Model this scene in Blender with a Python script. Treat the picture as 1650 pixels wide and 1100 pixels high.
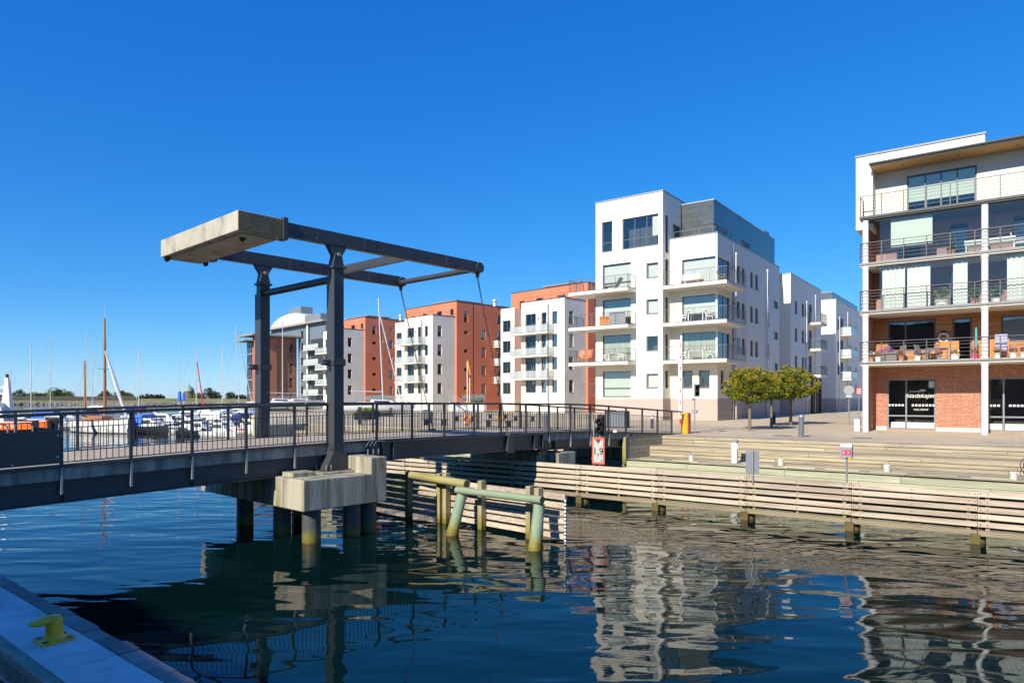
import bpy, math, random
from mathutils import Vector, Matrix
for o in list(bpy.data.objects): bpy.data.objects.remove(o)
SC = bpy.context.scene
COL = SC.collection
rad = math.radians
# ---------------------------------------------------------------- camera
cd = bpy.data.cameras.new('camera'); cam = bpy.data.objects.new('camera', cd); COL.objects.link(cam)
cam.location = (0, 0, 4.0); cam.rotation_euler = (rad(90), 0, 0)
cd.sensor_width = 36; cd.lens = 24; cd.shift_y = 92 / 1650; cd.clip_start = .1; cd.clip_end = 9000
SC.camera = cam
# ---------------------------------------------------------------- sky and sun
SUN_EL = rad(31.8); SDX, SDY = -.605, -.796
W = bpy.data.worlds.new('World'); SC.world = W; W.use_nodes = True
nt = W.node_tree; bg = nt.nodes['Background']
sky = nt.nodes.new('ShaderNodeTexSky'); sky.sky_type = 'NISHITA'; sky.sun_disc = False
sky.sun_elevation = SUN_EL; sky.sun_rotation = math.atan2(SDX, SDY)
sky.air_density = 1.0; sky.dust_density = .6; sky.ozone_density = 4; sky.altitude = 2000
hs = nt.nodes.new('ShaderNodeHueSaturation'); hs.inputs['Saturation'].default_value = 1.28
wb = nt.nodes.new('ShaderNodeMix'); wb.data_type = 'RGBA'; wb.blend_type = 'MULTIPLY'; wb.inputs[0].default_value = 1; wb.inputs[7].default_value = (.84, 1.12, 1.40, 1)   # daylight white balance of the camera
nt.links.new(sky.outputs[0], hs.inputs['Color']); nt.links.new(hs.outputs[0], wb.inputs[6]); 
sp = nt.nodes.new('ShaderNodeSeparateColor'); cbn = nt.nodes.new('ShaderNodeCombineColor'); nt.links.new(wb.outputs[2], sp.inputs[0])   # film response of the whole sky: softer from zenith to horizon
for i, (g_, c_) in enumerate(((.98, .76), (.76, .72), (.47, .85))):
    p0 = nt.nodes.new('ShaderNodeMath'); p0.operation = 'MULTIPLY'; p0.inputs[1].default_value = .137; nt.links.new(sp.outputs[i], p0.inputs[0])
    p1_ = nt.nodes.new('ShaderNodeMath'); p1_.operation = 'POWER'; p1_.inputs[1].default_value = g_; nt.links.new(p0.outputs[0], p1_.inputs[0])
    p2_ = nt.nodes.new('ShaderNodeMath'); p2_.operation = 'MULTIPLY'; p2_.inputs[1].default_value = c_ / .137; nt.links.new(p1_.outputs[0], p2_.inputs[0]); nt.links.new(p2_.outputs[0], cbn.inputs[i])
nt.links.new(cbn.outputs[0], bg.inputs[0]); bg.inputs[1].default_value = .105
sl = bpy.data.lights.new('sun', 'SUN'); sl.energy = 5.0; sl.angle = rad(.53); sl.color = (1, .92, .765)
so = bpy.data.objects.new('sun', sl); COL.objects.link(so)
so.rotation_euler = Vector((SDX * math.cos(SUN_EL), SDY * math.cos(SUN_EL), math.sin(SUN_EL))).to_track_quat('Z', 'Y').to_euler()
so.location = (-30, -30, 60)
SC.view_settings.view_transform = 'Standard'; SC.view_settings.look = 'None'
SC.view_settings.exposure = .46; SC.view_settings.gamma = 1
try: SC.cycles.max_bounces = 8; SC.cycles.transparent_max_bounces = 14; SC.cycles.caustics_reflective = False; SC.cycles.caustics_refractive = False
except Exception: pass
# ---------------------------------------------------------------- materials
MATS = {}
def srgb(h):
    return tuple(((c / 255 + .055) / 1.055) ** 2.4 if c > 10 else c / 3294 for c in h)
def M(name, col, rough=.6, col2=None, scale=2.0, detail=5, bump=0, bscale=None, stretch=(1, 1, 1), rand=0, metal=0, coat=0, lo=.35, hi=.7, spec=.5, third=None, algae=None):
    if name in MATS: return MATS[name]
    m = bpy.data.materials.new(name); m.use_nodes = True; MATS[name] = m
    n = m.node_tree.nodes; L = m.node_tree.links; b = n['Principled BSDF']
    b.inputs['Roughness'].default_value = rough; b.inputs['Metallic'].default_value = metal
    b.inputs['Specular IOR Level'].default_value = spec; b.inputs['Coat Weight'].default_value = coat; b.inputs['Coat Roughness'].default_value = .04
    tc = n.new('ShaderNodeTexCoord'); oi = n.new('ShaderNodeObjectInfo')
    mp = n.new('ShaderNodeMapping'); mp.inputs['Scale'].default_value = stretch
    ad = n.new('ShaderNodeVectorMath'); ad.operation = 'MULTIPLY_ADD'
    cb = n.new('ShaderNodeCombineXYZ'); 
    for i in range(3): L.new(oi.outputs['Random'], cb.inputs[i])
    ad.inputs[1].default_value = (57, 31, 83); L.new(cb.outputs[0], ad.inputs[0]); L.new(tc.outputs['Object'], ad.inputs[2])
    L.new(ad.outputs[0], mp.inputs[0])
    nz = n.new('ShaderNodeTexNoise'); nz.inputs['Scale'].default_value = scale; nz.inputs['Detail'].default_value = detail; nz.inputs['Roughness'].default_value = .6
    L.new(mp.outputs[0], nz.inputs[0])
    rp = n.new('ShaderNodeMapRange'); rp.inputs[1].default_value = lo; rp.inputs[2].default_value = hi
    L.new(nz.outputs[0], rp.inputs[0])
    mx = n.new('ShaderNodeMix'); mx.data_type = 'RGBA'
    c2 = col2 or tuple(c * .86 for c in col)
    mx.inputs[6].default_value = (*col, 1); mx.inputs[7].default_value = (*c2, 1); L.new(rp.outputs[0], mx.inputs[0])
    out = mx.outputs[2]
    if third:   # (colour, scale, lo, hi): patches of moss, stain or wear
        n3 = n.new('ShaderNodeTexNoise'); n3.inputs['Scale'].default_value = third[1]; n3.inputs['Detail'].default_value = 6; n3.inputs['Roughness'].default_value = .65
        L.new(mp.outputs[0], n3.inputs[0]); r3 = n.new('ShaderNodeMapRange'); r3.inputs[1].default_value = third[2]; r3.inputs[2].default_value = third[3]
        L.new(n3.outputs[0], r3.inputs[0]); m3 = n.new('ShaderNodeMix'); m3.data_type = 'RGBA'; m3.inputs[7].default_value = (*third[0], 1)
        L.new(out, m3.inputs[6]); L.new(r3.outputs[0], m3.inputs[0]); out = m3.outputs[2]
    if algae:   # growth below the tide mark: (top, fade, colour)
        sz = n.new('ShaderNodeSeparateXYZ'); L.new(tc.outputs['Object'], sz.inputs[0]); na = n.new('ShaderNodeTexNoise'); na.inputs['Scale'].default_value = 7; na.inputs['Detail'].default_value = 5; L.new(ad.outputs[0], na.inputs[0])
        mm = n.new('ShaderNodeMath'); mm.operation = 'MULTIPLY_ADD'; mm.inputs[1].default_value = -.55; L.new(na.outputs[0], mm.inputs[0]); L.new(sz.outputs[2], mm.inputs[2])
        ra = n.new('ShaderNodeMapRange'); ra.inputs[1].default_value = algae[0] - .28; ra.inputs[2].default_value = algae[0] - .28 - algae[1]; L.new(mm.outputs[0], ra.inputs[0])
        ca = n.new('ShaderNodeMix'); ca.data_type = 'RGBA'; ca.inputs[6].default_value = (*algae[2], 1); ca.inputs[7].default_value = (.13, .075, .012, 1); rb_ = n.new('ShaderNodeMapRange'); rb_.inputs[1].default_value = .18; rb_.inputs[2].default_value = -.12; L.new(mm.outputs[0], rb_.inputs[0]); rb_.inputs[1].default_value = -.1; rb_.inputs[2].default_value = -.3; L.new(rb_.outputs[0], ca.inputs[0])
        ma_ = n.new('ShaderNodeMix'); ma_.data_type = 'RGBA'; L.new(ra.outputs[0], ma_.inputs[0]); L.new(out, ma_.inputs[6]); L.new(ca.outputs[2], ma_.inputs[7]); out = ma_.outputs[2]
    if rand:
        hv = n.new('ShaderNodeHueSaturation'); rr = n.new('ShaderNodeMapRange'); rr.inputs[3].default_value = 1 - rand; rr.inputs[4].default_value = 1 + rand * .6
        L.new(oi.outputs['Random'], rr.inputs[0]); L.new(rr.outputs[0], hv.inputs['Value']); L.new(out, hv.inputs['Color']); out = hv.outputs[0]
    L.new(out, b.inputs['Base Color'])
    if bump:
        n2 = n.new('ShaderNodeTexNoise'); n2.inputs['Scale'].default_value = bscale or scale * 6; n2.inputs['Detail'].default_value = 4; L.new(mp.outputs[0], n2.inputs[0])
        bp = n.new('ShaderNodeBump'); bp.inputs['Strength'].default_value = bump; bp.inputs['Distance'].default_value = .02
        L.new(n2.outputs[0], bp.inputs['Height']); L.new(bp.outputs[0], b.inputs['Normal'])
    return m
def flat(name, col, rough=.5, **k): return M(name, col, rough, col2=tuple(c * .93 for c in col), **k)
plaster = M('white render', (.80, .765, .67), .85, (.765, .735, .655), .5, stretch=(1, 1, .22), bump=.06, bscale=60, third=((.60, .57, .49), .4, .56, .86))
plaster2 = M('aged white render', (.72, .69, .62), .85, (.64, .61, .54), .25, bump=.05, bscale=40, third=((.5, .47, .41), .6, .58, .8))
orange = M('terracotta render', (.62, .195, .105), .85, (.55, .165, .085), .3, bump=.05, bscale=40)
plinthm = M('pink grey plinth panels', (.46, .375, .335), .8, (.42, .34, .3), .6)
slate = M('dark slate panels', (.105, .115, .12), .17, (.085, .095, .1), 1.2, rand=.14, spec=.8)
trim = flat('grey metal trim', (.30, .31, .32), .45, metal=.3)
darktrim = flat('dark roof trim', (.05, .055, .06), .5)
steel = M('blue black painted steel', (.050, .051, .055), .42, (.040, .042, .046), 1.5, bump=.03, bscale=30, third=((.095, .062, .045), 2.6, .66, .80))
steel_lt = flat('worn galvanised steel', (.34, .35, .36), .45, metal=.5, bump=.03)
frame_m = flat('dark grey window frame', (.13, .132, .13), .45)
concrete = M('stained board cast concrete', (.42, .385, .31), .9, (.19, .175, .135), 1.3, stretch=(3.2, 3.2, .22), bump=.6, bscale=12, lo=.40, hi=.62, third=((.17, .165, .04), 1.1, .52, .66))
concrete_cw = M('weathered counterweight concrete', (.48, .445, .365), .9, (.34, .31, .25), 1.3, stretch=(1, 1, .6), bump=.4, bscale=18, third=((.17, .155, .11), 1.3, .55, .70))
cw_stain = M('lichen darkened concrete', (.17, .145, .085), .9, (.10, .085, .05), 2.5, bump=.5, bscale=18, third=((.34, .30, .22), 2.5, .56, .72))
conc_edge = M('spalled concrete edge', (.52, .44, .34), .9, (.17, .14, .10), 2.0, stretch=(1.8, 1, .5), bump=.5, bscale=9)
conc_slab = M('pale quay concrete', (.66, .65, .62), .85, (.48, .475, .46), 1.4, bump=.25, bscale=30, third=((.30, .30, .30), .9, .53, .68))
walk = M('tan bridge planks', (.44, .365, .28), .85, (.36, .3, .23), 2.5, stretch=(1, .2, 1), bump=.1)
granite = M('dark granite coping', (.27, .24, .22), .75, (.18, .16, .145), 5, bump=.3, bscale=20, rand=.35)
timber = M('pale weathered timber', (.57, .475, .37), .8, (.40, .33, .25), 1.6, stretch=(.3, 3, 5), bump=.35, bscale=7, rand=.22, lo=.42, hi=.62, third=((.30, .235, .16), 2.2, .60, .74))
timber_step = M('straw coloured step timber', (.42, .355, .245), .8, (.29, .245, .165), 1.4, stretch=(.3, 4, 5), bump=.35, bscale=7, rand=.26, lo=.42, hi=.62, third=((.33, .275, .16), 1.7, .58, .74))
timber_green = M('algae tinted timber', (.46, .465, .32), .8, (.34, .35, .235), 1.3, stretch=(.3, 3, 5), bump=.3, bscale=7, rand=.2, lo=.42, hi=.62)
timber_dark = M('wet dark timber', (.07, .06, .035), .6, (.04, .035, .02), 3, bump=.3, third=((.19, .15, .03), 2.5, .52, .7), algae=(.3, .2, (.11, .09, .02)))
timber_moss = M('mossy timber post', (.40, .33, .21), .85, (.27, .23, .12), 2.2, stretch=(2, 2, .5), bump=.3, third=((.30, .26, .04), 2.2, .54, .66), algae=(.5, .35, (.20, .17, .02)))
pile_green = M('green copper treated pile', (.17, .27, .19), .75, (.27, .30, .19), 2.2, stretch=(2, 2, .35), bump=.25, bscale=9, third=((.36, .34, .22), 1.5, .56, .7), algae=(.55, .4, (.20, .18, .02)))
log_green = M('pale green treated log', (.19, .28, .19), .75, (.28, .30, .19), 2.2, stretch=(3, .4, 3), bump=.3, bscale=9, third=((.15, .17, .1), 1.5, .56, .7))
log_moss = M('yellowed mossy log', (.34, .31, .14), .8, (.24, .2, .1), 2.2, stretch=(3, .4, 3), bump=.3, bscale=9, third=((.30, .27, .04), 2, .5, .65))
backing = M('backing timber in painted shade', (.035, .028, .02), .9, (.02, .016, .012), 2)  # shade behind the slats put into this near-black colour
beam_brown = M('brown waterline beam', (.30, .245, .165), .85, (.20, .16, .1), 1.8, stretch=(.4, 3, 3), bump=.3, rand=.2, third=((.20, .19, .05), 1.6, .58, .7))
pile_dark = M('shade darkened wet pile', (.09, .095, .095), .5, (.05, .053, .055), 2.5, stretch=(2, 2, .3), bump=.3, algae=(.45, .35, (.18, .165, .02)))  # shade under the bridge put into the base colour; algae at the waterline
pile_algae = M('algae at the waterline', (.24, .24, .02), .7, (.15, .10, .015), 4, bump=.5)
white_p = flat('white paint', (.80, .80, .78), .4)
yellow_p = M('worn yellow paint', (.95, .46, .008), .42, (.85, .38, .008), 7, coat=.15, bump=.25, third=((.60, .42, .18), 5, .60, .70))
orange_p = flat('orange paint', (.85, .33, .01), .4)
red_p = flat('red paint', (.55, .05, .04), .45)
redsign = flat('faded red sign paint', (.58, .12, .07), .5)
black_p = flat('black plastic', (.02, .02, .022), .45)
grey_p = flat('grey paint', (.22, .235, .26), .45)
boll_m = flat('slate blue bollard paint', (.13, .145, .175), .45)
panelgrey = flat('mid grey sign back', (.29, .31, .34), .5, metal=.3)
rust = M('rusty chain steel', (.13, .06, .035), .8, (.07, .035, .025), 8)
bluec = flat('blue canvas', (.04, .17, .62), .8)
navy = flat('navy canvas', (.015, .02, .12), .7)
gel = flat('white gelcoat', (.82, .82, .80), .25)
woodmast = M('varnished mast wood', (.42, .17, .045), .35, (.33, .12, .035), 2, stretch=(4, 4, .3))
mastalu = flat('pale aluminium', (.66, .66, .66), .4, metal=.4)
rescue = flat('signal orange hull', (.9, .15, .01), .4)
wood_or = M('orange stained wood', (.58, .23, .06), .6, (.5, .19, .05), 3, stretch=(1, 1, 5))
wicker = flat('grey wicker', (.19, .175, .155), .8)
terra = flat('terracotta pot', (.55, .2, .11), .8)
pink = flat('pink plastic', (.75, .08, .25), .5)
coral = flat('coral cushion cloth', (.75, .11, .13), .85)
lav = flat('lavender cushion cloth', (.42, .42, .58), .85)
cream = flat('cream cloth', (.78, .76, .68), .9)
cloth = M('white curtain cloth', (.80, .80, .76), .9, (.74, .74, .70), 1.5, stretch=(6, 6, .2))
blindm = M('pale green roller blind', (.62, .69, .62), .8, (.60, .67, .60), .5)
blindw = M('white roller blind', (.76, .77, .74), .8, (.74, .75, .72), .5)
drape = M('pleated beige curtain', (.42, .42, .32), .9, (.56, .56, .45), 1.0, stretch=(9, 9, .05), lo=.45, hi=.55)
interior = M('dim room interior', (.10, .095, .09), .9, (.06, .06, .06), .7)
plum = flat('plum brown wall', (.36, .20, .19), .7)
soffit = M('oiled pine soffit', (.74, .44, .16), .6, (.64, .36, .12), 1.5, stretch=(.3, 5, 1))
clad = M('cedar cladding boards', (.52, .235, .075), .55, (.33, .13, .045), 1.0, stretch=(.5, 1, 9), lo=.4, hi=.62)
# brick
def brickmat(name, c1, c2, mo, sc):
    m = bpy.data.materials.new(name); m.use_nodes = True; n = m.node_tree.nodes; L = m.node_tree.links; b = n['Principled BSDF']; b.inputs['Roughness'].default_value = .85
    tc = n.new('ShaderNodeTexCoord'); sx = n.new('ShaderNodeSeparateXYZ'); L.new(tc.outputs['Object'], sx.inputs[0])
    add = n.new('ShaderNodeMath'); L.new(sx.outputs[0], add.inputs[0]); L.new(sx.outputs[1], add.inputs[1])
    cb = n.new('ShaderNodeCombineXYZ'); L.new(add.outputs[0], cb.inputs[0]); L.new(sx.outputs[2], cb.inputs[1])
    br = n.new('ShaderNodeTexBrick'); br.inputs['Color1'].default_value = (*c1, 1); br.inputs['Color2'].default_value = (*c2, 1); br.inputs['Mortar'].default_value = (*mo, 1)
    br.inputs['Scale'].default_value = sc; br.inputs['Mortar Size'].default_value = .012; br.inputs['Brick Width'].default_value = .25; br.inputs['Row Height'].default_value = .075; br.inputs['Bias'].default_value = -.1
    L.new(cb.outputs[0], br.inputs[0])
    vo = n.new('ShaderNodeTexWhiteNoise'); sn = n.new('ShaderNodeVectorMath'); sn.operation = 'SNAP'; sn.inputs[1].default_value = (.125, .075, 1); L.new(cb.outputs[0], sn.inputs[0]); L.new(sn.outputs[0], vo.inputs[0])
    mr = n.new('ShaderNodeMapRange'); mr.inputs[1].default_value = .84; mr.inputs[2].default_value = .87; L.new(vo.outputs[0], mr.inputs[0])
    mx = n.new('ShaderNodeMix'); mx.data_type = 'RGBA'; mx.inputs[7].default_value = (.52, .25, .15, 1); L.new(mr.outputs[0], mx.inputs[0]); L.new(br.outputs[0], mx.inputs[6]); L.new(mx.outputs[2], b.inputs['Base Color'])
    bp = n.new('ShaderNodeBump'); bp.inputs['Strength'].default_value = .5; bp.inputs['Distance'].default_value = .01; bp.invert = True; L.new(br.outputs[1], bp.inputs['Height']); L.new(bp.outputs[0], b.inputs['Normal'])
    MATS[name] = m; return m
brick = brickmat('red brick', (.46, .135, .07), (.34, .09, .05), (.40, .31, .25), 1)
brick2 = brickmat('brown red brick', (.46, .135, .065), (.36, .10, .05), (.26, .17, .13), 1)
# glass: thin pane, clear with sky reflection
def glassmat(name, tint, base, mult=1.0):
    m = bpy.data.materials.new(name); m.use_nodes = True; n = m.node_tree.nodes; L = m.node_tree.links
    n.remove(n['Principled BSDF']); out = n['Material Output']
    tr = n.new('ShaderNodeBsdfTransparent'); tr.inputs[0].default_value = (*tint, 1)
    gl = n.new('ShaderNodeBsdfGlossy'); gl.inputs['Roughness'].default_value = .015; gl.inputs[0].default_value = (.95, .97, 1, 1)
    fr = n.new('ShaderNodeFresnel'); fr.inputs[0].default_value = 1.5
    ma = n.new('ShaderNodeMath'); ma.operation = 'MULTIPLY_ADD'; ma.inputs[1].default_value = mult; ma.inputs[2].default_value = base; ma.use_clamp = True
    nz = n.new('ShaderNodeTexNoise'); nz.inputs['Scale'].default_value = .5; bp = n.new('ShaderNodeBump'); bp.inputs['Strength'].default_value = .02; bp.inputs['Distance'].default_value = .3
    tc = n.new('ShaderNodeTexCoord'); L.new(tc.outputs['Object'], nz.inputs[0]); L.new(nz.outputs[0], bp.inputs['Height']); L.new(bp.outputs[0], gl.inputs['Normal'])
    mx = n.new('ShaderNodeMixShader'); L.new(fr.outputs[0], ma.inputs[0]); L.new(ma.outputs[0], mx.inputs[0]); L.new(tr.outputs[0], mx.inputs[1]); L.new(gl.outputs[0], mx.inputs[2]); L.new(mx.outputs[0], out.inputs[0])
    MATS[name] = m; return m
glass = glassmat('window glass', (.95, .97, .96), .045)
glass_b = glassmat('balcony glass', (.95, .97, .96), .025, .6)
glass_mist = M('misted balcony glass', (.55, .60, .60), .2, (.5, .55, .56), 1)
mn_ = glass_mist.node_tree; mt_ = mn_.nodes.new('ShaderNodeBsdfTransparent'); mx_ = mn_.nodes.new('ShaderNodeMixShader'); mx_.inputs[0].default_value = .5; mn_.links.new(mt_.outputs[0], mx_.inputs[1]); mn_.links.new(mn_.nodes['Principled BSDF'].outputs[0], mx_.inputs[2]); mn_.links.new(mx_.outputs[0], mn_.nodes['Material Output'].inputs[0])
glass_fr = flat('frosted balcony panel', (.50, .56, .57), .25)
# water
def watermat():
    m = bpy.data.materials.new('harbour water'); m.use_nodes = True; n = m.node_tree.nodes; L = m.node_tree.links; b = n['Principled BSDF']
    b.inputs['Base Color'].default_value = (.001, .0105, .0105, 1); b.inputs['Roughness'].default_value = .012; b.inputs['IOR'].default_value = 1.333; b.inputs['Specular IOR Level'].default_value = .5
    tc = n.new('ShaderNodeTexCoord')
    mp = n.new('ShaderNodeMapping'); mp.inputs['Rotation'].default_value = (0, 0, rad(28)); mp.inputs['Scale'].default_value = (.55, 1.35, 1); L.new(tc.outputs['Object'], mp.inputs[0])
    n1 = n.new('ShaderNodeTexNoise'); n1.inputs['Scale'].default_value = .95; n1.inputs['Detail'].default_value = 1.1; n1.inputs['Roughness'].default_value = .4; n1.inputs['Distortion'].default_value = .5; L.new(mp.outputs[0], n1.inputs[0])
    n2 = n.new('ShaderNodeTexNoise'); n2.inputs['Scale'].default_value = .16; n2.inputs['Detail'].default_value = 2; L.new(mp.outputs[0], n2.inputs[0])
    # calm and rippled patches
    n3 = n.new('ShaderNodeTexNoise'); n3.inputs['Scale'].default_value = .045; n3.inputs['Detail'].default_value = 2; L.new(tc.outputs['Object'], n3.inputs[0])
    r3 = n.new('ShaderNodeMapRange'); r3.inputs[1].default_value = .4; r3.inputs[2].default_value = .65; r3.inputs[3].default_value = .55; r3.inputs[4].default_value = 1.2; L.new(n3.outputs[0], r3.inputs[0])
    mu = n.new('ShaderNodeMath'); mu.operation = 'MULTIPLY'; L.new(n1.outputs[0], mu.inputs[0]); L.new(r3.outputs[0], mu.inputs[1])
    ad = n.new('ShaderNodeMath'); ad.operation = 'MULTIPLY_ADD'; ad.inputs[1].default_value = 1.6; L.new(n2.outputs[0], ad.inputs[0]); L.new(mu.outputs[0], ad.inputs[2])
    n4 = n.new('ShaderNodeTexNoise'); n4.inputs['Scale'].default_value = 4.6; n4.inputs['Detail'].default_value = 3; L.new(mp.outputs[0], n4.inputs[0])
    n5 = n.new('ShaderNodeTexNoise'); n5.inputs['Scale'].default_value = .07; n5.inputs['Detail'].default_value = 3; L.new(tc.outputs['Object'], n5.inputs[0])
    r5_ = n.new('ShaderNodeMapRange'); r5_.inputs[1].default_value = .46; r5_.inputs[2].default_value = .62; r5_.inputs[4].default_value = .07; L.new(n5.outputs[0], r5_.inputs[0])
    m5 = n.new('ShaderNodeMath'); m5.operation = 'MULTIPLY_ADD'; L.new(n4.outputs[0], m5.inputs[0]); L.new(r5_.outputs[0], m5.inputs[1]); L.new(ad.outputs[0], m5.inputs[2])
    bp = n.new('ShaderNodeBump'); bp.inputs['Strength'].default_value = 1; bp.inputs['Distance'].default_value = .048; L.new(m5.outputs[0], bp.inputs['Height']); L.new(bp.outputs[0], b.inputs['Normal'])
    MATS['water'] = m; return m
water_m = watermat()
paving = M('beige plaza paving', (.60, .485, .325), .9, (.53, .425, .285), .5, bump=.15, bscale=25, third=((.38, .315, .235), .14, .5, .66))
pn = paving.node_tree; pt = pn.nodes.new('ShaderNodeTexBrick'); pt.inputs['Scale'].default_value = 1; pt.inputs['Brick Width'].default_value = .7; pt.inputs['Row Height'].default_value = .35; pt.inputs['Mortar Size'].default_value = .012
pt.inputs['Color1'].default_value = (1, 1, 1, 1); pt.inputs['Color2'].default_value = (.86, .86, .86, 1); pt.inputs['Mortar'].default_value = (.55, .53, .5, 1)
ptc = pn.nodes.new('ShaderNodeTexCoord'); ptm = pn.nodes.new('ShaderNodeMapping'); ptm.inputs['Rotation'].default_value = (0, 0, rad(36.2)); pn.links.new(ptc.outputs['Object'], ptm.inputs[0]); pn.links.new(ptm.outputs[0], pt.inputs[0])
pb = pn.nodes['Principled BSDF']; pm_ = pn.nodes.new('ShaderNodeMix'); pm_.data_type = 'RGBA'; pm_.blend_type = 'MULTIPLY'; pm_.inputs[0].default_value = .8; pn.links.new(pb.inputs['Base Color'].links[0].from_socket, pm_.inputs[6]); pn.links.new(pt.outputs[0], pm_.inputs[7]); pn.links.new(pm_.outputs[2], pb.inputs['Base Color'])
kerbm = M('grey granite kerb', (.33, .29, .235), .8, (.25, .235, .215), 1.5, rand=.12)
gravel = M('sandy quay ground', (.56, .475, .33), .95, (.45, .38, .26), .4, bump=.2, third=((.30, .275, .2), .1, .52, .66))
grass_m = M('dry shore grass', (.20, .19, .055), .95, (.30, .255, .10), .05, third=((.12, .14, .04), .03, .5, .65))
rockm = M('shore rock', (.24, .215, .19), .9, (.13, .12, .11), .5)
asph = M('dark quay setts', (.06, .062, .068), .8, (.042, .044, .05), 3, stretch=(1, .3, 1), bump=.3)
leaf_g = M('green leaves', (.19, .24, .022), .6, (.11, .16, .016), 1.5)
leaf_y = M('yellow green leaves', (.52, .44, .025), .6, (.34, .32, .02), 1.5)
leaf_o = M('orange leaf tips', (.70, .36, .025), .6, (.55, .31, .02), 2)
leaf_d = M('dark shrub leaves', (.045, .07, .02), .7, (.03, .05, .014), .3)
leaf_h = M('bright hedge leaves', (.32, .36, .03), .6, (.20, .25, .025), 2)
for lm in (leaf_g, leaf_y, leaf_o, leaf_h, leaf_d):     # thin leaves let light through
    ln = lm.node_tree; lt = ln.nodes.new('ShaderNodeBsdfTranslucent'); lx = ln.nodes.new('ShaderNodeMixShader'); lx.inputs[0].default_value = .38
    ln.links.new(ln.nodes['Principled BSDF'].inputs['Base Color'].links[0].from_socket, lt.inputs[0]); ln.links.new(ln.nodes['Principled BSDF'].outputs[0], lx.inputs[1]); ln.links.new(lt.outputs[0], lx.inputs[2]); ln.links.new(lx.outputs[0], ln.nodes['Material Output'].inputs[0])
bark = M('tree bark', (.20, .155, .11), .9, (.13, .10, .075), 6, stretch=(1, 1, .2), bump=.4)
for x, c in (('red petals', (.6, .02, .02)), ('violet petals', (.3, .08, .35)), ('pink petals', (.7, .12, .3)), ('orange petals', (.75, .16, .02)), ('white petals', (.8, .75, .75))): flat(x, c, .7)
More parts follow.
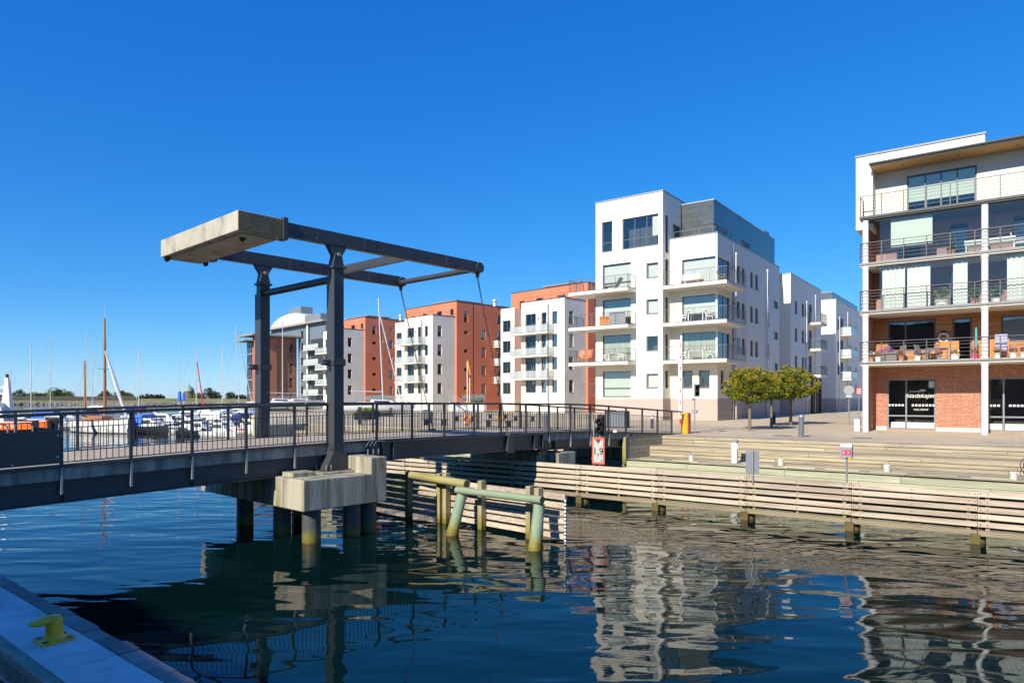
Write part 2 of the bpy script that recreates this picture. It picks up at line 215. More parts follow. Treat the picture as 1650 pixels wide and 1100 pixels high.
# ---------------------------------------------------------------- mesh helpers
class MB:
    def __init__(s): s.v = []; s.f = []
    def quad(s, *p):
        i = len(s.v); s.v += [tuple(q) for q in p]; s.f.append(tuple(range(i, i + len(p)))); return s
    def hexa(s, p):
        i = len(s.v); s.v += [tuple(q) for q in p]
        for f in ((0, 3, 2, 1), (4, 5, 6, 7), (0, 1, 5, 4), (1, 2, 6, 5), (2, 3, 7, 6), (3, 0, 4, 7)): s.f.append(tuple(i + k for k in f))
        return s
    def box(s, x0, x1, y0, y1, z0, z1):
        return s.hexa([(x0, y0, z0), (x1, y0, z0), (x1, y1, z0), (x0, y1, z0), (x0, y0, z1), (x1, y0, z1), (x1, y1, z1), (x0, y1, z1)])
    def bar(s, p, q, w, h=None, up=(0, 0, 1)):
        p, q = Vector(p), Vector(q); d = (q - p).normalized(); u = Vector(up)
        if abs(d.dot(u)) > .98: u = Vector((0, 1, 0))
        a = d.cross(u).normalized(); b = a.cross(d); a *= w / 2; b *= (h or w) / 2
        return s.hexa([p - a - b, p + a - b, q + a - b, q - a - b, p - a + b, p + a + b, q + a + b, q - a + b])
    def tube(s, pts, r, n=8, cap=True):
        pts = [Vector(p) for p in pts]; rs = r if isinstance(r, (list, tuple)) else [r] * len(pts); i0 = len(s.v)
        for k, p in enumerate(pts):
            d = (pts[min(k + 1, len(pts) - 1)] - pts[max(k - 1, 0)]).normalized()
            u = Vector((0, 0, 1)) if abs(d.z) < .95 else Vector((1, 0, 0))
            a = d.cross(u).normalized(); b = a.cross(d)
            for j in range(n):
                t = 2 * math.pi * j / n; s.v.append(tuple(p + a * rs[k] * math.cos(t) + b * rs[k] * math.sin(t)))
        for k in range(len(pts) - 1):
            for j in range(n):
                s.f.append((i0 + k * n + j, i0 + k * n + (j + 1) % n, i0 + (k + 1) * n + (j + 1) % n, i0 + (k + 1) * n + j))
        if cap:
            s.f.append(tuple(i0 + j for j in range(n - 1, -1, -1))); s.f.append(tuple(i0 + (len(pts) - 1) * n + j for j in range(n)))
        return s
    def lathe(s, prof, c=(0, 0), n=16):   # (r, z) profile round a vertical axis
        i0 = len(s.v)
        for r, z in prof:
            for j in range(n):
                t = 2 * math.pi * j / n; s.v.append((c[0] + r * math.cos(t), c[1] + r * math.sin(t), z))
        for k in range(len(prof) - 1):
            for j in range(n):
                s.f.append((i0 + k * n + j, i0 + k * n + (j + 1) % n, i0 + (k + 1) * n + (j + 1) % n, i0 + (k + 1) * n + j))
        s.f.append(tuple(i0 + j for j in range(n - 1, -1, -1))); s.f.append(tuple(i0 + (len(prof) - 1) * n + j for j in range(n)))
        return s
    def prism(s, poly, z0, z1):
        i = len(s.v); n = len(poly); s.v += [(x, y, z0) for x, y in poly] + [(x, y, z1) for x, y in poly]
        s.f.append(tuple(range(i + n - 1, i - 1, -1))); s.f.append(tuple(range(i + n, i + 2 * n)))
        for k in range(n): s.f.append((i + k, i + (k + 1) % n, i + n + (k + 1) % n, i + n + k))
        return s
    def xz(s, poly, y0, y1):    # polygon in x,z pulled along y
        i = len(s.v); n = len(poly); s.v += [(x, y0, z) for x, z in poly] + [(x, y1, z) for x, z in poly]
        s.f.append(tuple(range(i, i + n))); s.f.append(tuple(range(i + 2 * n - 1, i + n - 1, -1)))
        for k in range(n): s.f.append((i + (k + 1) % n, i + k, i + n + k, i + n + (k + 1) % n))
        return s
    def ring(s, c, R, r, axis='y', n=18, m=7, a0=0, a1=360):
        pts = []
        full = a1 - a0 >= 360
        for j in range(n + 1):
            t = rad(a0 + (a1 - a0) * j / n); q = (R * math.cos(t), R * math.sin(t))
            pts.append((c[0] + q[0], c[1], c[2] + q[1]) if axis == 'y' else (c[0], c[1] + q[0], c[2] + q[1]) if axis == 'x' else (c[0] + q[0], c[1] + q[1], c[2]))
        return s.tube(pts, r, m, cap=not full)
    def mesh(s, name, smooth=False):
        me = bpy.data.meshes.new(name); me.from_pydata(s.v, [], s.f); me.update()
        if smooth:
            me.polygons.foreach_set('use_smooth', [True] * len(me.polygons)); me.set_sharp_from_angle(angle=rad(38))
        return me
def tag(o, label=None, cat=None, group=None, kind=None):
    if label: o['label'] = label
    if cat: o['category'] = cat
    if group: o['group'] = group
    if kind: o['kind'] = kind
    return o
def O(name, me, mat=None, parent=None, loc=(0, 0, 0), rz=0, smooth=False, kind=None, bevel=0, label=None):
    if isinstance(me, MB): me = me.mesh(name, smooth)
    if mat and not me.materials: me.materials.append(mat)
    o = bpy.data.objects.new(name, me); COL.objects.link(o); o.location = loc; o.rotation_euler = (0, 0, rz)
    if parent: o.parent = parent
    if kind: o['kind'] = kind
    if label: o['label'] = label
    if bevel:
        b = o.modifiers.new('bevel', 'BEVEL'); b.width = bevel; b.segments = 2; b.limit_method = 'ANGLE'; b.angle_limit = rad(40)
    return o
def E(name, loc=(0, 0, 0), rz=0, label=None, cat=None, group=None):
    o = bpy.data.objects.new(name, None); COL.objects.link(o); o.location = loc; o.rotation_euler = (0, 0, rz); o.empty_display_size = .3
    return tag(o, label, cat, group)
def copy_tree(o, parent=None):
    c = o.copy(); COL.objects.link(c); c.parent = parent
    for ch in list(o.children): copy_tree(ch, c)
    return c
def text_mesh(body, size, shear=0, ext=.004, offset=0, align='CENTER'):
    cu = bpy.data.curves.new('lettering', 'FONT'); cu.body = body; cu.size = size; cu.shear = shear; cu.extrude = ext; cu.align_x = align; cu.offset = offset; cu.resolution_u = 3
    t = bpy.data.objects.new('lettering', cu); COL.objects.link(t); dg = bpy.context.evaluated_depsgraph_get(); dg.update()
    me = bpy.data.meshes.new_from_object(t.evaluated_get(dg)); bpy.data.objects.remove(t)
    me.transform(Matrix.Rotation(rad(90), 4, 'X')); me.materials.clear()
    return me
# frames: A = right-hand quay and the white houses, S = bridge (x along the bridge, y to its left)
class Frame:
    def __init__(s, ox, oy, deg):
        s.o = (ox, oy); s.r = rad(deg); s.c = math.cos(s.r); s.s = math.sin(s.r)
    def P(s, x, y, z=0): return (s.o[0] + x * s.c - y * s.s, s.o[1] + x * s.s + y * s.c, z)
    def inv(s, X, Y): dx, dy = X - s.o[0], Y - s.o[1]; return (dx * s.c + dy * s.s, -dx * s.s + dy * s.c)
FA = Frame(8.04, 37.3, -36.197); FS = Frame(-5.345, 21.0, 47.584)
def gz(b): return 2.12 + .14 * min(max(b - 9, 0) / 9.3, 1)
rng = random.Random(7)
# ---------------------------------------------------------------- setting: water, ground, quays
def ground(name, poly, z, mat, bottom=-3):
    mb = MB(); mb.prism(poly, bottom, z); return tag(O(name, mb, mat), kind='structure')
w = MB(); w.quad((-4500, -300, 0), (4500, -300, 0), (4500, 6000, 0), (-4500, 6000, 0)); tag(O('water', w, water_m), kind='structure')
# plaza in frame A: three strips following the fall of the ground
A2 = lambda a, b: FA.P(a, b)[:2]
mb = MB(); rows = (-2.14, 9, 18.3, 30)
for i in range(3):
    b0, b1 = rows[i], rows[i + 1]
    mb.quad(FA.P(-28, b0, gz(b0)), FA.P(60, b0, gz(b0)), FA.P(60, b1, gz(b1)), FA.P(-28, b1, gz(b1)))
tag(O('plaza', mb, paving), kind='structure')
ground('street', [A2(-28, 29.98), A2(60, 29.98), A2(60, 140), A2(-28, 140)], 2.256, paving)
p1 = A2(-27.98, -5.3); p2 = A2(-27.98, 140)
ground('harbour_quay', [p1, A2(-27.98, 140), (60, 420), (-160, 420), (-78, 190), (-57, 142)], 2.1, gravel)
ground('quay_wall', [A2(-28, -5.36), A2(60, -5.36), A2(60, -2.2), A2(-28, -2.2)], 1.05, rockm)
ground('plaza_base', [A2(-28, -2.16), A2(60, -2.16), A2(60, 30), A2(-28, 30)], 1.9, rockm)
# near quay where the photographer stands: local x = 0 at the water edge, y along the edge
o_ = FS.P(-9.26, -8.33); FQ = Frame(o_[0], o_[1], 47.584 + 3.1); Q2 = lambda x, y: FQ.P(x, y)[:2]
ground('near_quay', [Q2(-70, -70), Q2(-.97, -70), Q2(-.97, 40), Q2(-70, 40)], .98, asph)
q = tag(O('quay_edge', MB().prism([Q2(-.95, -70), Q2(-.02, -70), Q2(-.02, 40), Q2(-.95, 40)], -3, 1.20), conc_slab), kind='structure')
y = -30.0
while y < 24:        # cast slabs of the quay edge
    w_ = 2.35; O('concrete_slab', MB().box(-.82, -.225, y, y + w_ - .014, 1.1, 1.30 + rng.uniform(-.004, .004)), conc_slab, q, (*FQ.o, 0), FQ.r, bevel=.01); y += w_
O('slab_border', MB().box(-.95, -.83, -30, 24, 1.0, 1.285), conc_edge, q, (*FQ.o, 0), FQ.r)
y = -9.0
while y < 14:        # granite coping blocks along the water
    l_ = .37 + rng.uniform(-.07, .1); O('granite_block', MB().box(-.21 + rng.uniform(-.008, .004), rng.uniform(-.02, .012), y, y + l_ - .014, .9, 1.30 + rng.uniform(-.014, .008)), granite, q, (*FQ.o, 0), FQ.r, bevel=.014); y += l_
# ---------------------------------------------------------------- timber steps
def lerp(a, b, t): return a + (b - a) * t
def side_a(b): return lerp(1.14, .79, (-2.09 - b) / 3.25)
def steps(name, label, a0f, a1f, blen, rnd):
    root = E(name, FA.P(0, 0), FA.r, label, 'steps')
    def run(nm, y0, y1, z0, z1, mat, tilt=0):
        a = a0f((y0 + y1) / 2); end = a1f((y0 + y1) / 2); first = True
        while a < end - .05:
            l = min(blen * (rnd.uniform(.35, .9) if first else 1), end - a); first = False
            if end - (a + l) < .6: l = end - a
            j = rnd.uniform(-.005, .005)
            O(nm, MB().box(0, l - .012, .004, y1 - y0 - .004, .004, z1 - z0 - .004), mat, root, (a, y0 + j, z0 + j * .6), bevel=.006); a += l
    # granite kerb on top
    a = a0f(-1.9); end = a1f(-1.9)
    while a < end - .1:
        l = min(1.0, end - a); O('kerb_stone', MB().box(0, l - .01, 0, .34, 0, .2), kerbm, root, (a, -2.12, 1.935 + rnd.uniform(-.004, .004))); a += l
    for zt, zb, yf in ((2.11, 1.64, -2.14), (1.62, 1.15, -3.34)):
        h = (zt - zb) / 3
        for i in range(3): run('riser_board', yf - .045, yf, zb + i * h + .006, zb + (i + 1) * h - .006, timber_step)
    for y0, y1, z in ((-3.40, -2.15, 1.64), (-5.42, -3.35, 1.15)):
        n = 5 if z > 1.5 else 8; d = (y1 - y0) / n
        for i in range(n): run('tread_board', y0 + i * d + .004, y0 + (i + 1) * d - .004, z - .05, z, timber_step)
    for i in range(5): run('fascia_board', -5.50, -5.43, 1.0 - i * .2 - .19, 1.0 - i * .2 + (.0 if i else .06), timber_green)
    # raised edge battens on the lowest deck
    a = a0f(-5.3) + .6; end = a1f(-5.3)
    while a < end - 1:
        O('edge_batten', MB().box(0, 1.25, 0, .09, 0, .05), timber_green, root, (a, -5.36, 1.152), bevel=.008); a += 1.62
    return root
rs = random.Random(3)
st = steps('timber_steps', 'long straw coloured timber seating steps in front of the brick fronted building', lambda b: side_a(b), lambda b: 30.0, 4.2, rs)
st2 = steps('timber_steps', 'timber seating steps on the far side of the drawbridge', lambda b: -27.5, lambda b: side_a(b) - 5.0, 5.2, rs)
# side wall of the steps beside the bridge: boards and a mossy yellow post
sw = E('step_side_wall', FA.P(0, 0), FA.r, 'boarded timber side wall closing the steps beside the bridge', 'wall')
def sw_bar(nm, b0, b1, z0, z1, mat, off=0):
    O(nm, MB().hexa([(side_a(b0) - .06 + off, b0, z0), (side_a(b0) + off, b0, z0), (side_a(b1) + off, b1, z0), (side_a(b1) - .06 + off, b1, z0), (side_a(b0) - .06 + off, b0, z1), (side_a(b0) + off, b0, z1), (side_a(b1) + off, b1, z1), (side_a(b1) - .06 + off, b1, z1)]), mat, sw)
for i in range(5):
    z0 = 1.16 + i * .195; b1 = -2.2 if z0 > 1.6 else (-3.3 if z0 > 1.15 else -4); sw_bar('side_board', -5.42, -2.2, z0, z0 + .185, timber_step)
sw_bar('cap_board', -5.44, -2.15, 2.135, 2.17, timber_step, .01)
O('corner_post', MB().box(-.16, .02, -.12, .06, 0, 1.28), timber_moss, sw, (side_a(-5.45), -5.47, .9), bevel=.01)
# ---------------------------------------------------------------- slatted fender walls
root = E('fender_wall', FA.P(0, -12.03), FA.r, 'long slatted pale timber fender wall standing in the water', 'fender wall')
SEG = 3.16; a_start = 11.63 - SEG * 7
rows_ = [(1.30, 1.455), (1.09, 1.23), (.885, 1.02), (.68, .815), (.47, .605)]
sm = {}
for r_, (z0, z1) in enumerate(rows_): sm[r_] = [MB().box(0, SEG - .012, -.045, .045, 0, z1 - z0).mesh('slat') for _ in range(2)]
for me in [m for v in sm.values() for m in v]: me.materials.append(timber)
for s_ in range(13):
    a = a_start + s_ * SEG
    for r_, (z0, z1) in enumerate(rows_):
        o = O('slat', sm[r_][s_ % 2], None, root, (a, rs.uniform(-.012, .012), z0 + rs.uniform(-.012, .012))); o.rotation_euler = (rs.uniform(-.03, .03), rs.uniform(-.004, .004), rs.uniform(-.003, .003))
    O('bottom_beam', MB().box(0, SEG - .02, -.09, .06, .22, .37), beam_brown, root, (a, 0, 0), bevel=.01)
    for dx in (-.22, .22):
        O('spacer_post', MB().box(-.05, .05, .05, .16, .25, 1.30), timber_moss, root, (a + dx, 0, 0))
    O('pile', MB().tube([(0, .26, -2.5), (0, .26, 1.12)], .19, 10), timber_dark, root, (a, 0, 0), smooth=True)
    O('pile_stub', MB().box(-.12, .12, -.13, .13, -1.5, .28), timber_dark, root, (a - .06, .02, 0))
    bt = MB()
    for z0, z1 in rows_:
        for dx in (.06, .22, SEG / 2, SEG - .22, SEG - .06): bt.tube([(dx, -.062, (z0 + z1) / 2), (dx, -.04, (z0 + z1) / 2)], .014, 6)
    O('slat_bolts', bt, rust, root, (a, 0, 0), kind='stuff')
    O('backing_board', MB().box(.01, SEG - .01, .17, .2, .38, 1.27), backing, root, (a, 0, 0))  # dark sheet added to keep the slat gaps dark
    if s_ % 2 == 0: O('spacer_post', MB().box(-.04, .04, .05, .13, .25, 1.28), timber_moss, root, (a + SEG / 2, 0, 0))
# short wing beside the pier, frame S: x = 3.05, running along y
wing = E('fender_wing', FS.P(3.05, 0), FS.r, 'short slatted timber guide wall with mossy posts running out beside the bridge pier', 'fender wall')
zrow = [(1.19, 1.36), (.96, 1.11), (.74, .89), (.53, .68), (.32, .47), (.10, .24)]
for (y0, y1) in ((-6.47, -3.3), (-3.29, .2), (.21, 3.7), (3.71, 7.2)):
    for z0, z1 in zrow:
        O('slat', MB().box(-.045, .045, y0, y1 - .01, z0, z1), timber if y0 < -3 else timber_green, wing, (0, 0, rs.uniform(-.006, .006)), bevel=.006)
for y_, zt in ((-5.3, 1.5), (-5.62, 1.48), (-3.35, 1.5), (-1.75, 1.6), (-1.45, 1.58), (.15, 1.52), (2.2, 1.5)):
    O('post', MB().box(-.27, -.06, y_ - .085, y_ + .085, -2, zt), timber_moss, wing, bevel=.012)
gauge = O('depth_gauge', MB().box(-.07, -.03, -6.52, -6.47, 0, 1.22), white_p, wing)
for i in range(12): O('gauge_mark', MB().box(-.074, -.026, -6.523, -6.467, .02 + i * .1, .055 + i * .1), black_p, gauge)
for i in range(7):
    zz = rs.uniform(-.05, .12)
def rake(name, label, base, top, r):
    e = E(name, FS.P(*base[:2], 0), FS.r, label, 'pile', 'raking piles in front of the guide wall')
    d = Vector(top) - Vector(base); f = lambda t: tuple(d * t)
    O('shaft', MB().tube([f(-.9), f(-.06), f(.06), f(.2), f(1)], [r * 1.12, r * 1.14, r * 1.1, r, r * .93], 14), pile_green, e, smooth=True)
    pass
    O('bolt', MB().tube([(d.x, d.y - r - .03, d.z - .12), (d.x, d.y - r + .1, d.z - .12)], .03, 8), rust, e); return e
rake('raking_pile', 'thick green timber pile with yellow algae nearest the end of the guide wall', (1.87, -6.35, 0), (2.35, -6.1, 1.12), .168)
rake('raking_pile', 'thick green timber pile at the middle of the guide wall', (1.75, -3.25, 0), (2.3, -3.1, 1.12), .168)
lg = tag(O('fender_log', MB().tube([(-.1, 0, 0), (-.1, 3.35, -.03)], [.105, .11], 12), log_green, None, FS.P(2.28, -6.35, 1.28), FS.r, smooth=True), 'pale green round log bridging the two raking piles', 'log')
O('log_end', MB().tube([(-.1, -.006, 0), (-.1, .001, 0)], .105, 12), timber_dark, lg)
lg = tag(O('fender_log', MB().tube([(-.1, 0, 0), (.1, 3.0, .05)], [.135, .125], 12), log_moss, None, FS.P(2.5, -3.2, 1.42), FS.r, smooth=True), 'yellowish mossy round log reaching back from the middle pile', 'log')
O('log_end', MB().tube([(-.1, -.006, 0), (-.1, .001, 0)], .115, 12), timber_dark, lg)
# ---------------------------------------------------------------- drawbridge
PROF = [(-18, 2.12), (-14, 2.25), (-8.5, 2.46), (-3, 2.62), (0, 2.665), (4, 2.67), (8, 2.635), (12.4, 2.575), (15.3, 2.44), (21.1, 2.14), (24, 2.06)]
def zd(s):
    for i in range(len(PROF) - 1):
        if PROF[i][0] <= s <= PROF[i + 1][0]:
            p0 = PROF[max(i - 1, 0)]; p1_, p2_ = PROF[i], PROF[i + 1]; p3 = PROF[min(i + 2, len(PROF) - 1)]
            h = p2_[0] - p1_[0]; t = (s - p1_[0]) / h
            m1 = (p2_[1] - p0[1]) / (p2_[0] - p0[0]) * h; m2 = (p3[1] - p1_[1]) / (p3[0] - p1_[0]) * h
            return (2 * t**3 - 3 * t * t + 1) * p1_[1] + (t**3 - 2 * t * t + t) * m1 + (-2 * t**3 + 3 * t * t) * p2_[1] + (t**3 - t * t) * m2
    return PROF[0][1] if s < 0 else PROF[-1][1]
def sweep(mb, s0, s1, y0, y1, d0, d1, step=.5):   # bar following the bridge line; d are heights over the deck
    n = max(1, int(round((s1 - s0) / step)))
    for i in range(n):
        a, b = lerp(s0, s1, i / n), lerp(s0, s1, (i + 1) / n)
        mb.quad((a, y0, zd(a) + d0), (b, y0, zd(b) + d0), (b, y0, zd(b) + d1), (a, y0, zd(a) + d1))
        mb.quad((a, y1, zd(a) + d1), (b, y1, zd(b) + d1), (b, y1, zd(b) + d0), (a, y1, zd(a) + d0))
        mb.quad((a, y0, zd(a) + d1), (b, y0, zd(b) + d1), (b, y1, zd(b) + d1), (a, y1, zd(a) + d1))
        mb.quad((a, y1, zd(a) + d0), (b, y1, zd(b) + d0), (b, y0, zd(b) + d0), (a, y0, zd(a) + d0))
    for s in (s0, s1): mb.quad((s, y0, zd(s) + d0), (s, y1, zd(s) + d0), (s, y1, zd(s) + d1), (s, y0, zd(s) + d1))
    return mb
br = E('drawbridge', FS.P(0, 0), FS.r, 'dark steel bascule drawbridge with balance beams and a concrete counterweight', 'bridge')
YN, YF = -.12, 4.0
for nm, s0, s1 in (('approach_span', -17, 1.2), ('lifting_span', 1.3, 9.42), ('landing_span', 9.5, 21.2)):
    moving = nm == 'lifting_span'
    d = O(nm, sweep(MB(), s0, s1, YN - .02, YF + .02, -.34 if not moving else -.2, -.06), steel if moving else conc_edge, br)
    O('walkway', sweep(MB(), s0, s1, YN + .1, YF - .1, -.058, -.01), walk, d)
    for yk in (YN, YF): O('kerb', sweep(MB(), s0, s1, yk - .09, yk + .09, -.056, .012), steel, d)
    for k, yg in enumerate((YN, YF)):
        sg = -1 if k == 0 else 1
        if moving:
            g = MB(); yo = yg - .14 * (1 if k == 0 else -1)
            sweep(g, s0 + .1, s1 - 1.2 * 0, yo - .02, yo + .02, -.62, -.07); sweep(g, s0 + .1, s1, yo - .12, yo + .12, -.07, -.045); sweep(g, s0 + .1, s1, yo - .13, yo + .13, -.65, -.62)
            for sx in (s0 + .1, s0 + .55, s1 - .55, s1 - .02): g.box(sx - .02, sx + .02, yo - .12, yo + .12, zd(sx) - .62, zd(sx) - .06)
            O('girder', g, steel, d)
            g = MB(); g.xz([(7.22, zd(7.4) - .72), (7.62, zd(7.4) - .72), (7.56, zd(7.4) - .1), (7.46, zd(7.4) + .05), (7.36, zd(7.4) + .05), (7.27, zd(7.4) - .1)], yo - .17, yo + .17); O('chain_bracket', g, steel, d)
        else:
            dep = -.84 if s0 < 0 else -.72; yo = yg + .14 * (1 if k == 0 else -1)
            g = MB(); sweep(g, s0, s1 - .02, yo - .02, yo + .02, dep, -.35); sweep(g, s0, s1 - .02, yo - .13, yo + .13, -.375, -.345); sweep(g, s0, s1 - .02, yo - .13, yo + .13, dep - .03, dep)
            sx = s0 + 1.0
            while sx < s1: g.box(sx - .012, sx + .012, yo - .12, yo + .12, zd(sx) + dep, zd(sx) - .36); sx += 2.9
            O('girder', g, steel, d)
# railings
def post_mesh(ext):
    m = MB(); m.box(-.035, .035, -.03, .03, -.02, 1.13); return m
pm = MB().box(-.035, .035, -.03, .03, .0, 1.14).mesh('railing_post'); pm.materials.append(steel)
bm_ = MB().box(-.022, .022, -.035, .03, -.66, .0).mesh('post_foot'); bm_.materials.append(steel_lt)
stations = [-16.07 + 1.45 * i for i in range(26)]
for k, yr in enumerate((YN - .03, YF + .03)):
    sg = 'near' if k == 0 else 'far'
    side = E('railing', (0, 0, 0)); side.parent = br
    ends = [(-16.9, 1.22), (1.32, 9.4), (9.52, 21.2)]
    for e0, e1 in ends: O('handrail', sweep(MB(), e0, e1, yr - .055, yr + .055, 1.12, 1.185), steel, side)
    for e0, e1 in ends: O('handrail_cap', sweep(MB(), e0, e1, yr - .05, yr + .05, 1.187, 1.195), flat('greyed rail top', (.16, .145, .12), .6), side)
    for s in stations:
        if s > 21.2: continue
        if abs(s + .27) < .4 : s = s - .35
        O('railing_post', pm, None, side, (s, yr, zd(s)))
        if not (1.3 < s < 9.4): O('post_foot', bm_, None, side, (s, yr - (.02 if k == 0 else -.02), zd(s)), rz=0 if k == 0 else math.pi)
    for i in range(len(stations) - 1):
        s0, s1 = stations[i], stations[i + 1]
        if s1 > 21.3: break
        m = MB(); n = 11
        for j in range(1, n):
            s = lerp(s0, s1, j / n); m.box(s - .008, s + .008, yr - .008, yr + .008, zd(s) + .06, zd(s) + .84)
        sweep(m, s0 + .03, s1 - .03, yr - .012, yr + .012, .83, .85, 1.5); sweep(m, s0 + .03, s1 - .03, yr - .012, yr + .012, .05, .075, 1.5)
        O('baluster_panel', m, steel, side, kind='stuff')
# dark board and hoops hung on the near railing
db = O('railing_board', sweep(MB(), -11.6, -7.42, YN - .12, YN - .085, .05, .80), flat('navy painted board', (.012, .017, .03), .3), br)
for s, d_ in ((-7.46, .2), (-7.46, .68), (-8.3, .1), (-9.1, .1), (-9.9, .1)):
    O('board_bolt', MB().tube([(s, YN - .14, zd(s) + d_), (s, YN - .1, zd(s) + d_)], .018, 6), steel_lt, db)
for s in (-8.25, -8.7, -9.15):
    O('hoop', MB().tube([(s, YN - .06, zd(s) + .75), (s, YN - .06, zd(s) + .93), (s + .06, YN - .06, zd(s) + 1.0), (s + .27, YN - .06, zd(s) + 1.0), (s + .33, YN - .06, zd(s) + .93), (s + .33, YN - .06, zd(s) + .75)], .02, 6), steel_lt, db)
# masts, balance beams, counterweight
for ym in (-.3, 4.17):
    f = -1 if ym < 0 else 1
    m = O('mast', MB().box(-.445, -.095, ym - .15, ym + .15, 2.35, 7.9), steel, br, bevel=.012)
    O('mast_foot', MB().hexa([(-.72, ym - .17, 1.88), (.18, ym - .17, 1.88), (.18, ym + .17, 1.88), (-.72, ym + .17, 1.88), (-.46, ym - .17, 2.42), (-.08, ym - .17, 2.42), (-.08, ym + .17, 2.42), (-.46, ym + .17, 2.42)]), steel, m)
    O('base_plate', MB().box(-.85, .32, ym - .33, ym + .33, 1.86, 1.885), steel, m)
    for bx in (-.78, -.62, .1, .25):
        for by in (-.27, .27): O('anchor_bolt', MB().tube([(bx, ym + by, 1.88), (bx, ym + by, 2.06)], .018, 6), steel_lt, m)
    O('flange', MB().box(-.47, -.445, ym - .2, ym + .2, 2.5, 7.6), steel, m); 
    O('mast_cap', MB().box(-.50, -.04, ym - .2, ym + .2, 7.9, 7.97), steel, m, bevel=.01)
    O('pivot_stand', MB().xz([(-.46, 7.97), (-.08, 7.97), (-.17, 8.36), (-.37, 8.36)], ym - .14, ym + .14), steel, m)
    O('pivot_bracket', MB().xz([(-.36, 8.22), (-.18, 8.22), (.05, 8.58), (-.59, 8.58)], ym - .10, ym + .10), steel, m)
    O('pivot_pin', MB().tube([(-.27, ym - .2, 8.32), (-.27, ym + .2, 8.32)], .06, 10), steel_lt, m, smooth=True)
    O('lug_clamp', MB().box(-.5, -.05, ym - .2, ym + .2, 4.98, 5.2).box(-.78, -.5, ym - .06, ym + .06, 4.99, 5.17), steel, m, bevel=.03)
    O('lug_hole', MB().tube([(-.70, ym - .064, 5.08), (-.70, ym + .064, 5.08)], .035, 8), steel_lt, m)
    b_ = O('balance_beam', MB().box(-2.03, 5.62, ym - .11, ym + .11, 8.585, 8.985), steel, br, bevel=.012)
    O('beam_drum', MB().tube([(5.72, ym - .16, 8.78), (5.72, ym + .16, 8.78)], .19, 16), steel, b_, smooth=True)
    O('chain_lug', MB().xz([(5.6, 8.72), (5.84, 8.72), (5.76, 8.42), (5.68, 8.42)], ym - .03, ym + .03), steel, b_)
    O('end_bracket', MB().box(-2.08, -1.93, ym - .16, ym + .16, 8.47, 9.1), steel, b_, bevel=.015)
    for s in (.9, 4.3): O('splice_plate', MB().box(s - .22, s + .22, ym - .122, ym + .122, 8.62, 8.95), steel, b_, bevel=.004)
    for s in (-1.0, 1.2, 3.4): O('rivet', MB().tube([(s, ym - .115, 8.7), (s, ym - .1, 8.7)], .025, 6), steel_lt, b_)
    # chain of real links
    p = Vector((5.72, ym, 8.44)); q_ = Vector((7.41, ym + (.06 if ym < 0 else -.06), zd(7.4) + .05)); n = 62; d = (q_ - p).normalized()
    c = MB()
    for i in range(n):
        cen = p.lerp(q_, (i + .5) / n); cen.z -= .06 * math.sin(math.pi * (i + .5) / n); hl = (q_ - p).length / n * .66
        a = d.cross(Vector((0, 1, 0))).normalized() if i % 2 else Vector((0, 1, 0)); wd = .027
        pts = [cen + d * hl * x + a * wd * y for x, y in ((1, 0), (.72, .85), (0, 1), (-.72, .85), (-1, 0), (-.72, -.85), (0, -1), (.72, -.85), (1, 0))]
        c.tube(pts, .012, 4, cap=False)
    O('chain', c, rust, br, kind='stuff')
O('mast_tie', MB().tube([(-.27, -.15, 7.62), (-.27, 4.02, 7.62)], .115, 14), steel, br, smooth=True)
O('tip_tie', MB().tube([(5.66, -.2, 8.74), (5.66, 4.06, 8.74)], .105, 14), steel, br, smooth=True)
O('cross_beam', MB().box(2.55, 2.72, -.19, 4.06, 8.64, 8.93), steel, br, bevel=.01)
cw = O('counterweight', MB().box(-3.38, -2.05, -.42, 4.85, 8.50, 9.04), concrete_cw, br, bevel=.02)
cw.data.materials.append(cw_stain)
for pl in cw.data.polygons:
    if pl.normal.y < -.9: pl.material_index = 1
O('counterweight_lip', MB().box(-3.2, -2.2, -.25, 4.7, 8.44, 8.50), concrete_cw, cw)
for s, y_ in ((-3.3, 4.55), (-3.0, .1), (-2.15, 4.4)):
    O('lifting_lug', MB().xz([(s - .08, 8.5), (s + .08, 8.5), (s + .08, 8.38), (s, 8.32), (s - .08, 8.38)], y_ - .03, y_ + .03), black_p, cw)
# hinge gear on the pier: pipes and cables
hg = O('hinge_housing', MB().box(.95, 1.45, -.3, .0, 2.2, 2.62), steel, br, bevel=.02)
for i in range(5):
    x = .72 + i * .07; O('cable', MB().tube([(x, -.36, 2.3), (x + .02, -.42, 2.52), (x + .14, -.38, 2.66), (x + .5, -.34, 2.64)], .014, 6), black_p if i % 2 else steel_lt, hg, smooth=True)
for x in (.8, 1.0, 1.2): O('anchor_bolt', MB().tube([(x, -.42, 2.25), (x, -.42, 2.42)], .022, 6), steel_lt, hg)
# pier and piles
pr = E('bridge_pier', FS.P(0, 0), FS.r, 'stained concrete pier on round piles under the drawbridge mast', 'pier')
O('pier_cap', MB().xz([(-2.14, .95), (.62, .95), (.62, 2.28), (.05, 2.28), (.05, 1.80), (-2.14, 1.80)], -1.62, 4.75), concrete, pr, bevel=.03)
for ym in (-.3, 4.17): O('mast_plinth', MB().box(-1.05, .04, ym - .5, ym + .5, 1.79, 1.858), concrete, pr, bevel=.02)
O('bearing_block', MB().box(-1.95, -1.25, -.75, -.15, 1.79, 1.92), concrete, pr, bevel=.02)
for s, y_ in ((-1.62, -1.15), (-1.62, .45), (-1.62, 2.75), (-.3, -1.15), (.38, -1.0), (.38, 2.9)):
        p_ = O('pile', MB().tube([(s, y_, -3), (s, y_, .96)], .255, 18), pile_dark, pr, smooth=True)
